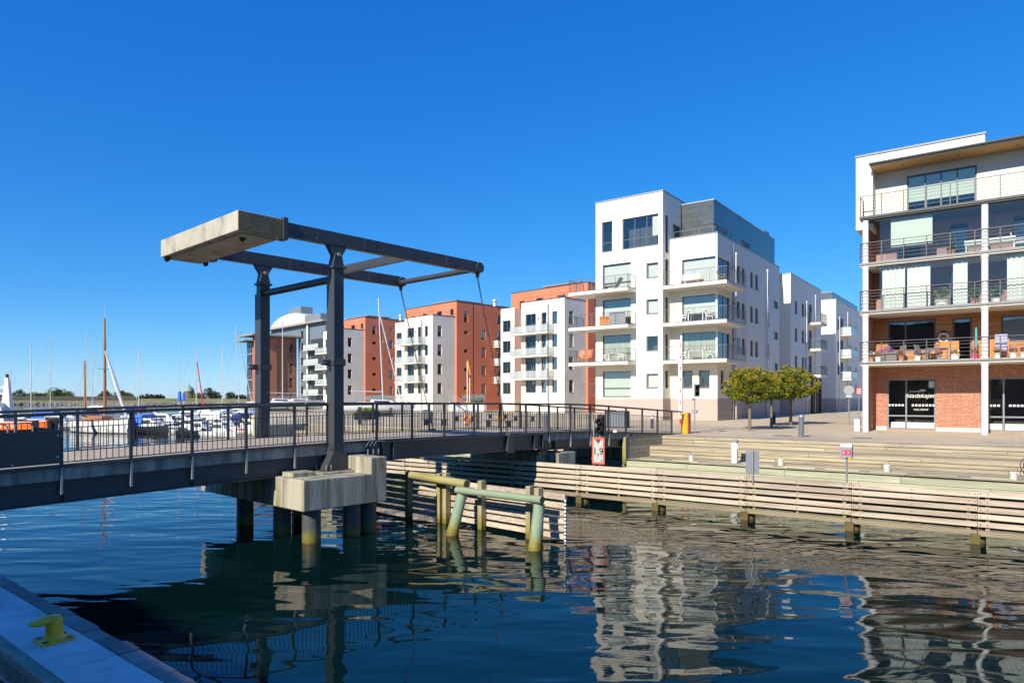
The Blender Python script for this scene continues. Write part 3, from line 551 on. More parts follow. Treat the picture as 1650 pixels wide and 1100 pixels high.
# second support below the landing span
p2r = E('bridge_pier', FS.P(0, 0), FS.r, 'low concrete support under the landing end of the drawbridge', 'pier')
O('pier_wall', MB().box(9.7, 11.4, .25, 4.2, -2, 1.72), concrete, p2r, bevel=.02)
O('bearing_block', MB().box(10.3, 11.45, -.45, .24, .6, 1.74), concrete, p2r, bevel=.02)
O('rest_beam', MB().box(9.2, 9.75, -.3, 4.1, 1.72, 1.86), steel, p2r)
ab = E('bridge_abutment', FS.P(0, 0), FS.r, 'concrete abutment where the drawbridge meets the plaza', 'abutment')
O('abutment_wall', MB().box(16.4, 21.0, -.02, 4.1, -2, 1.7), concrete, ab)
O('abutment_ramp', MB().box(21.0, 23.5, -.14, 4.05, 1.5, 2.13), conc_edge, ab)
# ---------------------------------------------------------------- building kit
MC = {}
def cached(key, fn, mat, smooth=False):
    if key not in MC:
        me = fn().mesh(key[0], smooth); me.materials.append(mat); MC[key] = me
    return MC[key]
def facade(mb, Wd, z0, z1, ops, depth, xf):
    xs = sorted({0, Wd} | {v for o in ops for v in o[:2]}); zs = sorted({z0, z1} | {v for o in ops for v in o[2:4]})
    for i in range(len(xs) - 1):
        run = None
        for j in range(len(zs) - 1):
            cx, cz = (xs[i] + xs[i + 1]) / 2, (zs[j] + zs[j + 1]) / 2
            hole = any(o[0] < cx < o[1] and o[2] < cz < o[3] for o in ops)
            if hole: 
                if run is not None: mb.quad(xf(xs[i], 0, run), xf(xs[i + 1], 0, run), xf(xs[i + 1], 0, zs[j]), xf(xs[i], 0, zs[j])); run = None
            elif run is None: run = zs[j]
        if run is not None: mb.quad(xf(xs[i], 0, run), xf(xs[i + 1], 0, run), xf(xs[i + 1], 0, z1), xf(xs[i], 0, z1))
    for o in ops:
        x0, x1, a, b = o[:4]
        mb.quad(xf(x0, 0, a), xf(x1, 0, a), xf(x1, depth, a), xf(x0, depth, a)); mb.quad(xf(x0, depth, b), xf(x1, depth, b), xf(x1, 0, b), xf(x0, 0, b))
        mb.quad(xf(x0, 0, a), xf(x0, depth, a), xf(x0, depth, b), xf(x0, 0, b)); mb.quad(xf(x1, depth, a), xf(x1, 0, a), xf(x1, 0, b), xf(x1, depth, b))
    return mb
def window(parent, loc, rz, w, h, mull=(), trans=(), blind=None, bfrac=1.0, fmat=None, sill=True, fw=.055, open_=0):
    fmat = fmat or frame_m; k = (round(w, 2), round(h, 2), tuple(mull), tuple(trans), fmat.name, fw)
    def fr():
        m = MB(); m.box(0, w, 0, .07, 0, fw).box(0, w, 0, .07, h - fw, h).box(0, fw, .001, .069, fw, h - fw).box(w - fw, w, .001, .069, fw, h - fw)
        for q in mull: m.box(q * w - fw * .45, q * w + fw * .45, .002, .068, fw, h - fw)
        for q in trans: m.box(fw, w - fw, .003, .067, q * h - fw * .45, q * h + fw * .45)
        return m
    o = O('window', cached(('window',) + k, fr, fmat), None, parent, loc, rz)
    O('pane', cached(('pane', k[0], k[1]), lambda: MB().box(fw * .8, w - fw * .8, .028, .04, fw * .8, h - fw * .8), glass), None, o, rz=open_)
    if blind:
        z0 = h * (1 - bfrac)
        O('curtain' if blind in (drape, cloth) else 'blind', cached(('blind', k[0], k[1], round(bfrac, 2), blind.name), lambda: MB().box(.02, w - .02, .13, .15, max(z0, .03), h - .02), blind), None, o)
    if sill: O('sill', cached(('sill', k[0]), lambda: MB().box(-.03, w + .03, -.16, .06, -.035, -.002), trim), None, o)
    return o
def front_win(parent, y, op, dep=.12, x0=0, **k): return window(parent, (x0 + op[0], y + dep - .02, op[2]), 0, op[1] - op[0], op[3] - op[2], **k)
def side_win(parent, x, op, dep=.12, y0=0, **k): return window(parent, (x - dep + .02, y0 + op[0], op[2]), rad(90), op[1] - op[0], op[3] - op[2], **k)
def railing(mb, pts, z, h=1.08, post=1.15, r=.016, bars=None, hz=None, pw=.03):
    for (x0, y0), (x1, y1) in zip(pts[:-1], pts[1:]):
        L_ = math.hypot(x1 - x0, y1 - y0); n = max(1, round(L_ / post))
        mb.bar((x0, y0, z + h), (x1, y1, z + h), .045, .035)
        for i in range(n + 1):
            x, y = lerp(x0, x1, i / n), lerp(y0, y1, i / n); mb.box(x - pw / 2, x + pw / 2, y - pw / 2, y + pw / 2, z - .15, z + h)
        if hz:
            for q in hz: mb.bar((x0, y0, z + q), (x1, y1, z + q), .018, .018)
def balusters(mb, pts, z, h=1.08, sp=.13, r=.013):
    for (x0, y0), (x1, y1) in zip(pts[:-1], pts[1:]):
        L_ = math.hypot(x1 - x0, y1 - y0); n = max(1, round(L_ / sp))
        for i in range(1, n): x, y = lerp(x0, x1, i / n), lerp(y0, y1, i / n); mb.box(x - r / 2, x + r / 2, y - r / 2, y + r / 2, z + .06, z + h - .02)
        mb.bar((x0, y0, z + .06), (x1, y1, z + .06), .02, .02)
def balcony(parent, x0, x1, y0, y1, z, pts, th=.24, infill='bars', smat=None, edge=None, back=None):
    b = O('balcony', MB().box(x0, x1, y0, y1, z - th, z), smat or plaster, parent)
    m = MB(); railing(m, pts, z); O('railing', m, steel_g, b)
    if infill == 'bars': m = MB(); balusters(m, pts, z); O('balusters', m, steel_g, b, kind='stuff')
    elif infill == 'panel':
        for (ax, ay), (bx, by) in zip(pts[:-1], pts[1:]): m = MB().bar((ax, ay, z + .5), (bx, by, z + .5), .012, .85); O('railing_panel', m, glass_fr, b)
    elif infill == 'glass':
        for (ax, ay), (bx, by) in zip(pts[:-1], pts[1:]): m = MB().bar((ax, ay, z + .5), (bx, by, z + .5), .012, .85); O('railing_panel', m, glass_mist, b)
    m = MB()
    for (ax, ay), (bx, by) in zip(pts[:-1], pts[1:]): m.bar((ax, ay, z - .06), (bx, by, z - .06), .05, .2)
    O('edge_strip', m, steel_g, b); return b
steel_g = flat('grey balcony steel', (.17, .172, .18), .45, metal=.3)
def pipe(parent, x, y, z0, z1, r=.06, mat=None, bracket=(0, 0)):
    p_ = O('flue_pipe', MB().tube([(x, y, z0), (x, y, z1)], r, 10), mat or mastalu, parent, smooth=True)
    O('flue_cowl', MB().lathe([(r * 1.1, z1 - .25), (r * 1.7, z1 - .23), (r * 1.7, z1), (r * .5, z1 + .02)], (x, y), 12), mat or mastalu, p_, smooth=True); return p_
# ---------------------------------------------------------------- W1: the large white house
w1 = E('apartment_building', FA.P(-13.35, 16.83, 2.26), FA.r, 'large white apartment house with a five storey tower and a dark slate penthouse', 'building')
GX, GY = 13.35, -16.83      # local offset so that parts keep frame A coordinates
def shift(root, dx, dy, dz):
    for c in root.children: c.location = (c.location[0] + dx, c.location[1] + dy, c.location[2] + dz)
TB, TL, TR, MBp, MR, BK = 16.83, -13.35, -7.19, 18.32, -3.24, 36.2
FL = (7.05, 10.05, 13.05)
op_t = []                                        # tower front
for z0, z1 in ((4.15, 6.3), (6.98, 9.37), (9.98, 12.37), (12.98, 15.37)): op_t.append((-12.68, -10.03, z0, z1))
for z0, z1 in ((4.85, 6.03), (7.9, 9.1), (10.9, 12.1), (13.85, 15.07)): op_t.append((-8.63, -7.6, z0, z1))
op_t += [(-12.74, -11.75, 16.5, 19.05), (-10.8, -7.57, 16.5, 19.02)]
sh = lambda ops, d: [(o[0] - d, o[1] - d, o[2], o[3]) for o in ops]
m = MB(); facade(m, TR - TL, 4.0, 20.75, sh(op_t, TL), .14, lambda x, d, z: (TL + x, TB + d, z))
op_ts = [(17.35, 17.98, z0, z1) for z0, z1 in ((4.85, 6.3), (7.1, 9.3), (10.1, 12.3), (13.1, 15.4), (15.9, 19.0))]     # tower side strip
op_ts2 = [(18.9, 20.6, 17.25, 18.6)]
facade(m, 26.0 - TB, 4.0, 20.75, sh(op_ts + op_ts2, TB), .14, lambda x, d, z: (TR - d, TB + x, z))
m.quad((TL, TB, 4), (TL, TB, 20.75), (TL, 26, 20.75), (TL, 26, 4)); m.quad((TL, 26, 4), (TL, 26, 20.75), (TR, 26, 20.75), (TR, 26, 4)); m.quad((TL, TB, 20.7), (TR, TB, 20.7), (TR, 26, 20.7), (TL, 26, 20.7))
O('tower_wall', m, plaster, w1)
O('tower_coping', MB().box(TL - .05, TR + .05, TB - .05, TB + .25, 20.75, 20.86).box(TR - .25, TR + .05, TB + .25, 26, 20.75, 20.86).box(TL - .05, TL + .25, TB + .25, 26, 20.75, 20.86), trim, w1)
# main part front and side
op_m = [(-6.17, MR - .14, z0, z1) for z0, z1 in ((7.1, 9.33), (10.15, 12.3), (13.2, 15.3))] + [(-6.14, -5.28, 4.85, 6.27), (-4.76, -3.87, 4.85, 6.27)]
op_s = [(MBp + .14, 21.4, z0, z1) for z0, z1 in ((7.1, 9.33), (10.15, 12.3), (13.2, 15.3))]
for bz in (4.75, 7.8, 10.85, 13.9):
    t = 1.42
    op_s += [(23.05, 23.95, bz, bz + t), (24.45, 25.3, bz, bz + t)] if bz > 5 else [(19.1, 19.9, bz, bz + 1.5), (21.2, 22.0, bz, bz + 1.5)]
    if bz > 5: op_s += [(26.8, 27.6, bz, bz + t), (28.25, 29.1, bz, bz + t), (31.75, 32.65, bz, bz + t), (33.95, 35.7, bz - 1.0, bz - .28)]
m = MB()
# corner windows leave the corner open: a slim pier in steel colour closes it
facade(m, MR - TR, 4.0, 17.1, sh(op_m, TR), .14, lambda x, d, z: (TR + x, MBp + d, z))
facade(m, BK - MBp, 4.0, 17.1, sh(op_s, MBp), .14, lambda x, d, z: (MR - d, MBp + x, z))
m.quad((TL, BK, 4), (MR, BK, 4), (MR, BK, 17.1), (TL, BK, 17.1)); m.quad((TL, 26, 4), (TL, BK, 4), (TL, BK, 17.1), (TL, 26, 17.1))
m.quad((TL, MBp, 16.7), (MR, MBp, 16.7), (MR, BK, 16.7), (TL, BK, 16.7)); m.box(MR - 1.2, MR - .9, BK, BK + 3, 4, 17)
O('main_wall', m, plaster, w1)
O('coping', MB().box(TR + .002, MR + .04, MBp - .04, MBp + .25, 17.1, 17.18).box(MR - .25, MR + .04, MBp + .25, BK + .04, 17.1, 17.18), trim, w1)
m = MB().box(TL - .02, TR + .02, TB - .02, TB + 4, 2.0, 4.0).box(TR + .02, MR + .02, MBp - .02, BK, 2.0, 4.0); O('plinth', m, plinthm, w1)
for z in (2.62, 3.08, 3.54): O('plinth_joint', MB().box(MR + .018, MR + .024, MBp + .01, BK - .05, z, z + .02), flat('plinth joint grey', (.24, .2, .19), .9), w1)  # grey strips drawn as the plinth panel joints
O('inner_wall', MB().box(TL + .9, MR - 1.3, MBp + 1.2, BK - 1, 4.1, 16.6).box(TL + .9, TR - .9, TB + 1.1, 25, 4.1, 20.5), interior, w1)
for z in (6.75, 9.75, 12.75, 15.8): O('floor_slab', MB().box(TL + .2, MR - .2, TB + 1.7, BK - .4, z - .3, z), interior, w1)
bl = [blindm, drape, blindm, blindw]
for i, o in enumerate(op_t[:4]): front_win(w1, TB, o, dep=.14, trans=(.35,), blind=(blindm, drape, blindw, blindw)[i], bfrac=(.97, .97, .62, .97)[i])
for i, o in enumerate(op_t[4:8]): front_win(w1, TB, o, dep=.14, blind=(blindw, None, blindw, blindw)[i], bfrac=.97, fw=.085)
front_win(w1, TB, op_t[8], dep=.14, trans=(.3,)); cw_ = [c for c in front_win(w1, TB, op_t[9], dep=.14, mull=(.335, .67), trans=(.31,), blind=cloth, bfrac=.98).children if c.name.startswith('curtain')][0]; cw_.scale = (.17, 1, .68); cw_.location = (2.6, 0, .8)
for o in op_ts: side_win(w1, TR, o, dep=.14, blind=blindw if rng.random() < .6 else None, sill=False)
for o in op_ts2: side_win(w1, TR, o, dep=.14, mull=(.33, .67))
for i, o in enumerate(op_m[:3]): front_win(w1, MBp, o, dep=.14, blind=(drape, blindw, blindw)[i], bfrac=(.97, .66, .97)[i], sill=False)
for o in op_m[3:]: front_win(w1, MBp, o, dep=.14, fw=.07)
for i, o in enumerate(op_s):
    tall = o[1] - o[0] > 2
    side_win(w1, MR, o, dep=.14, mull=(.52,) if tall else (), sill=not tall, open_=(-.12 if (not tall and rng.random() < .18) else 0))
for z in FL:
    yb = 16.75; xr = -1.97
    balcony(w1, TR + .003, xr, yb, MBp, z, [(TR + .03, yb + .03), (xr - .03, yb + .03), (xr - .03, 21.5)], smat=plaster)
    O('balcony_slab', MB().box(MR + .003, xr, MBp + .003, 21.53, z - .24, z), plaster, w1)
    yl = 15.3; balcony(w1, -15.15, -9.55, yl, TB - .002, z - .02, [(-15.12, TB + 1.0), (-15.12, yl + .03), (-9.58, yl + .03), (-9.58, TB)], smat=plaster)
    O('balcony_slab', MB().box(-15.15, TL - .003, TB + .001, TB + 1.05, z - .26, z - .02), plaster, w1)
    O('wall_lamp', MB().box(MR + .001, MR + .12, 22.0, 22.12, z + 1.75, z + 1.98), black_p, w1)
# french balcony on the ground floor, left
m = MB(); gp = [(-15.0, TB + .3), (-13.38, TB + .3)]; railing(m, gp, 4.2, 1.1, .8); balusters(m, gp, 4.2, 1.1); O('ground_railing', m, steel_g, w1)
for b_, zt in ((22.36, 16.2), (31.5, 16.2)): pipe(w1, MR + .16, b_, 2.3, zt)
O('downpipe', MB().tube([(MR + .07, 21.9, 2.3), (MR + .07, 21.9, 16.9)], .045, 8), grey_p, w1, smooth=True)
# roof terrace rail and slate penthouse
m = MB(); railing(m, [(TR + .2, MBp + .2), (MR - .2, MBp + .2), (MR - .2, 22)], 16.75, .95, 1.6); O('terrace_railing', m, steel_g, w1)
SLR, SLF, SLB = -4.35, 20.6, 38.6
ph = O('penthouse', MB().box(TR + .01, SLR - .03, SLF + .03, SLB - .03, 16.7, 20.38), darktrim, w1)
courses = 9; hh = (20.42 - 16.95) / courses
for i in range(courses):
    z = 16.95 + i * hh; lw = .92; off = (i % 2) * lw / 2; x = TR + .02 - off
    while x < SLR:
        x0, x1 = max(x, TR + .02), min(x + lw, SLR)
        if x1 - x0 > .05 and not (z < 18.3 and x1 > -5.6): O('slate_panel', cached(('slate_panel', round(x1 - x0, 2)), lambda: MB().box(.004, x1 - x0 - .004, 0, .03, .004, hh - .004), slate), None, ph, (x0, SLF - .0 + rng.uniform(-.004, .004), z))
        x += lw
    yy = SLF + .03 - off; lw = 1.25
    while yy < SLB:
        y0, y1 = max(yy, SLF + .03), min(yy + lw, SLB)
        if y1 - y0 > .05 and not (z < 18.3 and (y0 < 22.8 or 27 < y0 < 29)): O('slate_panel', cached(('slate_panel_side', round(y1 - y0, 2)), lambda: MB().box(-.03, 0, .004, y1 - y0 - .004, .004, hh - .004), slate), None, ph, (SLR + rng.uniform(-.004, .004), y0, z))
        yy += lw
for (x, y, rz_, w_) in ((-5.62, SLF - .0, 0, 1.25), (SLR - .0, SLF + .1, rad(90), 2.2), (SLR, 27.1, rad(90), 1.6)):
    window(w1, (x, y, 17.2), rz_, w_, 1.05, sill=False)
O('penthouse_roof', MB().box(TR + .05, SLR + .05, SLF - .05, SLB, 20.42, 20.52), trim, w1)
O('roof_hatch', MB().box(SLR - 1.5, SLR - .2, SLB - 2.8, SLB - 1.2, 20.5, 21.0), slate, w1)
shift(w1, 13.35, -16.83, -2.26)
# ---------------------------------------------------------------- W2, W3: white houses along the street behind
def street_house(label, a, b, w, L_, top, cols, balc, slate_top, gate):
    root = E('apartment_building', FA.P(a - w, b, 2.256), FA.r, label, 'building', 'white houses down the street')
    G = 1.75; T = top - 2.256     # plinth and top above the ground
    zz = [4.95 + 3.0 * i for i in range(3)]; ops = []
    for y0, y1 in cols:
        for z in zz: ops.append((y0, y1, z, z + 1.45))
        if y0 > 2: ops.append((y0, y1, 2.55, 3.9))
    dr = []
    for z in (4.5, 7.5, 10.5): dr.append((balc[0] + .2, balc[0] + 1.9, z, z + 2.2))
    m = MB(); facade(m, L_, G, T, ops + dr, .14, lambda x, d, z: (w - d, x, z))
    fo = [(w - 4.2, w - 3.2, 5, 6.4), (w - 4.2, w - 3.2, 8, 9.4)] if not gate else []
    if not gate: fo += [(.55, 1.7, 2.3, 4.1), (.55, 1.7, 6.6, 8.2)]
    facade(m, w, G, T, fo, .14, lambda x, d, z: (x, d, z)); m.quad((0, 0, G), (0, L_, G), (0, L_, T), (0, 0, T)); m.quad((0, L_, G), (w, L_, G), (w, L_, T), (0, L_, T)); m.quad((0, 0, T - .3), (w, 0, T - .3), (w, L_, T - .3), (0, L_, T - .3))
    O('wall', m, plaster, root); O('coping', MB().box(-.04, w + .04, -.04, .2, T, T + .08).box(w - .2, w + .04, .2, L_, T, T + .08), trim, root)
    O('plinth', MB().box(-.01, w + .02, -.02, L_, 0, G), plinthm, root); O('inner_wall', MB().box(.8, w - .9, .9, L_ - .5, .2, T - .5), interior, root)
    for o in ops: side_win(root, w, o, dep=.14, blind=blindw if rng.random() < .25 else None)
    for o in dr: side_win(root, w, o, dep=.14, mull=(.5,), sill=False)
    for o in fo: front_win(root, 0, o, dep=.14, fw=.09)
    for z in (4.45, 7.45, 10.45): balcony(root, w + .002, w + 1.35, balc[0], balc[1], z, [(w, balc[0] + .03), (w + 1.32, balc[0] + .03), (w + 1.32, balc[1] - .03), (w, balc[1] - .03)], infill='panel' if not gate else 'bars')
    pipe(root, w + .16, balc[1] - .4, .1, T - 1.0); pipe(root, w + .16, balc[0] - 1.4, .1, T - 2.2)
    if slate_top:
        O('penthouse', MB().box(.4, w - .9, 2.2, L_ - 1, T, T + 1.25), slate, root); O('penthouse_roof', MB().box(.35, w - .85, 2.15, L_ - .95, T + 1.25, T + 1.33), trim, root)
    return root
h2 = street_house('white house behind the large white house, with a covered passage at its foot', -3.36, 41.0, 9.5, 14.4, 17.25, [(1.8, 2.85), (4.8, 5.9), (6.4, 7.3)], (7.7, 11.0), False, True)
for y_ in (9.0, 11.2, 13.2): O('passage_column', MB().box(9.5, 9.75, y_, y_ + .3, 0, 4.2), flat('dark red column', (.10, .03, .025), .6), h2)
O('passage_door', MB().box(9.525, 9.56, 8.9, 13.6, .02, 3.4), flat('dark garage door', (.035, .025, .022), .7), h2)
h3 = street_house('farthest white house down the street with a slate top storey', -3.15, 63.0, 9.0, 22.0, 17.1, [(1.1, 2.6), (8, 9), (9.8, 10.8), (14, 15)], (2.9, 7.5), True, False)
# ---------------------------------------------------------------- terracotta and white waterside blocks
def block(label, ox, oy, deg, seed, hedge):
    r_ = random.Random(seed); root = E('apartment_building', (ox, oy, 2.1), rad(deg), label, 'building', 'terracotta and white blocks on the quay')
    rows4 = [(2.7, 4.35), (5.7, 7.35), (8.65, 10.35), (11.65, 13.3)]; T = 14.95; TO = 17.4
    fo = []
    for i, (z0, z1) in enumerate(rows4):
        zz = z0 if i == 0 else (4.7, 7.7, 10.7)[i - 1]
        fo += [(-6.9, -5.0, zz, z1), (-4.0, -3.1, zz, z1), (-2.1, -1.25, z0, z1)]
    so_ = [(.95, 1.8, z0, z1) for z0, z1 in rows4]
    m = MB(); facade(m, 7.7, 0, T, sh(fo, -7.7), .16, lambda x, d, z: (-7.7 + x, d, z)); facade(m, 4.5, 0, T, so_, .16, lambda x, d, z: (-d, x, z))
    m.quad((-7.7, 0, 0), (-7.7, 4.5, 0), (-7.7, 4.5, T), (-7.7, 0, T)); m.quad((-7.7, 0, T - .2), (0, 0, T - .2), (0, 4.5, T - .2), (-7.7, 4.5, T - .2)); O('white_wall', m, plaster2, root)
    O('white_coping', MB().box(-7.75, .05, -.05, .15, T, T + .09).box(-.15, .05, .15, 4.5, T, T + .09), darktrim, root)
    st_ = [(-13.6, -12.0, z0 - .1, z1 - .15) for z0, z1 in rows4]
    m = MB(); facade(m, 2.8, 0, T - .1, sh(st_, -14), .16, lambda x, d, z: (-14 + x, 2.3 + d, z)); m.box(-14, -11.2, 2.32, 2.35, T - .1, T - .05); m.quad((-11.2, 2.3, 0), (-11.2, 4.5, 0), (-11.2, 4.5, T - .1), (-11.2, 2.3, T - .1)); m.quad((-14, 2.3, T - .1), (-11.2, 2.3, T - .1), (-11.2, 4.5, T - .1), (-14, 4.5, T - .1)); m.quad((-14, 2.3, 0), (-14, 4.5, 0), (-14, 4.5, T - .1), (-14, 2.3, T - .1))
    O('side_bay_wall', m, plaster2, root)
    oo = [(-12.3, -11.4, 14.3, 16.1), (-9, -7.8, 15.3, 16.2), (-5, -3.6, 15.3, 16.2), (-1.4, -.5, 15.3, 16.3), (-10.3, -9.6, 2.7, 4.3)]
    m = MB(); facade(m, 14.3, 0, TO, sh(oo, -14), .16, lambda x, d, z: (-14 + x, 4.5 + d, z))
    os_ = [(6.0, 6.85, 14.2, 15.95)] + [(6.0, 6.9, z, z + .55) for z in (3.3, 6.3, 9.3, 12.3)] + [(9.7, 10.6, z0, z1) for z0, z1 in rows4] + [(9.9, 10.5, 15.2, 15.75)] + [(13.2, 14.2, z0 - .4, z1) for z0, z1 in rows4] + [(13.2, 14.1, 14.4, 15.9)]
    facade(m, 13.5, 0, TO, sh(os_, 4.5), .2, lambda x, d, z: (.3 - d, 4.5 + x, z))
    m.quad((-14, 4.5, 0), (-14, 18, 0), (-14, 18, TO), (-14, 4.5, TO)); m.quad((-14, 18, 0), (.3, 18, 0), (.3, 18, TO), (-14, 18, TO)); m.quad((-14, 4.5, TO - .2), (.3, 4.5, TO - .2), (.3, 18, TO - .2), (-14, 18, TO - .2)); O('terracotta_wall', m, orange, root)
    O('terracotta_coping', MB().box(-14.05, .35, 4.45, 4.65, TO, TO + .1).box(.15, .35, 4.65, 18, TO, TO + .1).box(-14.05, -13.85, 4.65, 18, TO, TO + .1), darktrim, root)
    O('recess_shade_strip', MB().box(.28, .312, 7.85, 8.0, 0, TO - .05), flat('recess shade brown', (.12, .03, .018), .9), root)  # dark strip painted for the shade in the wall recess
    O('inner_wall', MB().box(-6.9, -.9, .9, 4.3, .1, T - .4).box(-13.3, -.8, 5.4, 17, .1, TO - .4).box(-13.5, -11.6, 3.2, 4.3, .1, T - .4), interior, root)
    for o in fo: front_win(root, 0, o, dep=.16, mull=(.5,) if o[1] - o[0] > 1.2 else (), blind=r_.choice((None, blindw, cloth, blindm, blindw)), bfrac=r_.choice((1, .6, .97)), sill=False)
    for o in so_: side_win(root, 0, o, dep=.16, blind=r_.choice((None, blindw, None)), bfrac=.6)
    for o in st_: front_win(root, 2.3, o, dep=.16, mull=(.5,), blind=r_.choice((None, blindw)), bfrac=.8)
    for o in oo: front_win(root, 4.5, o, dep=.16)
    for o in os_: side_win(root, .3, o, dep=.2, blind=r_.choice((None, None, blindw)), bfrac=.5)
    for z in (4.65, 7.65, 10.65):
        b = balcony(root, -8.6, -1.8, -1.35, -.002, z, [(-8.57, 0), (-8.57, -1.32), (-1.83, -1.32), (-1.83, 0)], infill='glass', smat=plaster2)
        balcony(root, .302, 1.45, 12.4, 15.6, z, [(.3, 12.43), (1.42, 12.43), (1.42, 15.57), (.3, 15.57)], infill='panel', smat=conc_slab)
    for x_ in (-4.55,):
        for z in (4.65, 7.65, 10.65): O('wall_lamp', MB().box(x_, x_ + .14, -.12, -.002, z + 1.8, z + 2.0), black_p, root)
    O('downpipe', MB().tube([(-2.75, -.1, .1), (-2.75, -.1, T - .6)], .055, 8), darktrim, root, smooth=True)
    for x_ in (-13, -8.2, -1): O('roof_vent', MB().lathe([(.3, TO - .2), (.3, TO + .6), (.5, TO + .62), (.35, TO + .95), (.05, TO + 1.05)], (x_ + 2, 12), 12), mastalu, root, smooth=True)
    O('plant_room', MB().box(-9.5, -3.5, 7.5, 12, TO - .2, TO + .75), trim, root)
    O('plant_roof', MB().hexa([(-10, 7, TO + .75), (-3, 7, TO + .75), (-3, 12.5, TO + .75), (-10, 12.5, TO + .75), (-10, 7, TO + 1.0), (-3, 7, TO + .85), (-3, 12.5, TO + .85), (-10, 12.5, TO + 1.0)]), trim, root)
    m = MB(); railing(m, [(-7.5, .3), (-.3, .3), (-.3, 4.3)], T, .7, 1.3); O('terrace_railing', m, darktrim, root)
    return root
block('terracotta and white block nearest the large white house', 6.77, 88, -44.3, 1, 1)
block('middle terracotta and white block behind the right hand chain', -12.33, 106, -47.1, 2, 1)
block('terracotta and white block partly hidden behind the near mast of the drawbridge', -31.4, 127, -47.1, 3, 0)
# ---------------------------------------------------------------- brick and slate building with a vaulted roof
eb = E('office_building', (-51.69, 138, 2.1), rad(-47.13), 'brick and grey slate building with a vaulted metal roof', 'building')
ops = [(6.95, 7.75, z, z + 2.0) for z in (1.2, 4.2, 7.2, 10.2)] + [(6.95, 7.75, 12.0, 13.6)]
m = MB(); facade(m, 8.6, 0, 14.5, [o for o in ops if o[3] < 14.4], .25, lambda x, d, z: (-d, x, z)); m.quad((-1.9, 0, 0), (0, 0, 0), (0, 0, 14.5), (-1.9, 0, 14.5)); m.quad((-4.7, 8.6, 0), (0, 8.6, 0), (0, 8.6, 14.5), (-4.7, 8.6, 14.5)); O('brick_wall', m, brick2, eb)
for o in ops[:4] + ops[4:]: side_win(eb, 0, o, dep=.25, sill=False)
O('brick_pilaster', MB().box(0, .45, 2.6, 4.1, 0, 14.4), brick2, eb); O('base_course', MB().box(.002, .06, -.02, 8.6, 0, .9), conc_slab, eb)
O('bay_core', MB().box(-4.65, -1.95, .1, 8.5, 0, 13.2), interior, eb)
for i in range(5):
    z = .6 + i * 2.65; window(eb, (-4.75, -.02, z), 0, 2.8, 2.4, mull=(.33, .66), trans=(.25,), sill=False, fmat=steel_lt); O('bay_spandrel', MB().box(-4.78, -1.92, -.05, .08, z - .25, z), steel_lt, eb)
O('flat_roof', MB().box(-5.8, 1.9, -1.5, 9.5, 14.62, 14.9), flat('grey roof edge', (.34, .32, .29), .7), eb); O('bay_roof', MB().box(-6.6, -1.0, -2.0, 2.5, 13.6, 13.8), flat('grey roof edge', (.34, .32, .29), .7), eb)
ops = [(-.0 + x, x + 1.1, z, z + 1.5) for x in (1.2,) for z in (2.9, 5.9, 8.9, 11.9, 14.4)]
m = MB(); facade(m, 12, 0, 17.4, ops, .2, lambda x, d, z: (.6 + x, 8.7 + d, z)); m.quad((12.6, 8.7, 0), (12.6, 24, 0), (12.6, 24, 17.4), (12.6, 8.7, 17.4)); m.quad((-13, 8.72, 14.9), (.6, 8.72, 14.9), (.6, 8.72, 17.0), (-13, 8.72, 17.0)); m.quad((-13, 8.72, 17), (12.6, 8.72, 17), (12.6, 24, 17), (-13, 24, 17))
O('slate_wall', m, M('blue grey metal cladding', (.17, .20, .235), .4, (.14, .17, .20), 1), eb)
for i in range(14): O('cladding_joint', MB().box(.62, 5.5, 8.67, 8.70, 1 + i * 1.15, 1.03 + i * 1.15), darktrim, eb)
for o in ops: front_win(eb, 8.7, (o[0] + .6, o[1] + .6, o[2], o[3]), dep=.2)
for z in (2.9, 5.9, 8.9, 11.9): 
    O('gallery_shade_panel', MB().box(6.4, 11.4, 8.62, 8.69, z, z + 2.0), darktrim, eb); balcony(eb, 5.8, 12.3, 7.2, 8.6, z - .1, [(5.85, 7.23), (12.25, 7.23)], infill='panel', smat=conc_slab)  # solid dark panel stands in for the shaded open gallery
O('white_column', MB().tube([(5.6, 8.3, 0), (5.6, 8.3, 17)], .22, 10), white_p, eb, smooth=True)
O('eave', MB().box(-14, 13.4, 7.6, 25, 17.1, 17.45), flat('grey roof edge', (.34, .32, .29), .7), eb)
m = MB(); n = 14; V0, V1 = -19.0, 2.5
pts = [(lerp(V0, V1, .5) - (V1 - V0) / 2 * math.cos(math.pi * i / n), 17.45 + 3.3 * math.sin(math.pi * i / n)) for i in range(n + 1)]
m.xz(pts, 11, 20); vr = O('vaulted_roof', m, M('standing seam metal', (.58, .57, .54), .4, (.5, .49, .47), 1), eb)
for i in range(8): y_ = 11.1 + i * 1.1; O('roof_seam', MB().tube([(x, y_, z + .02) for x, z in pts], .045, 4), trim, vr)
O('roof_box', MB().box(-11.5, -5.5, 12.2, 15, 19.9, 22.2), steel_lt, vr); O('roof_box', MB().box(.5, 7.5, 10.2, 13.5, 17.4, 19.4), steel_lt, vr)
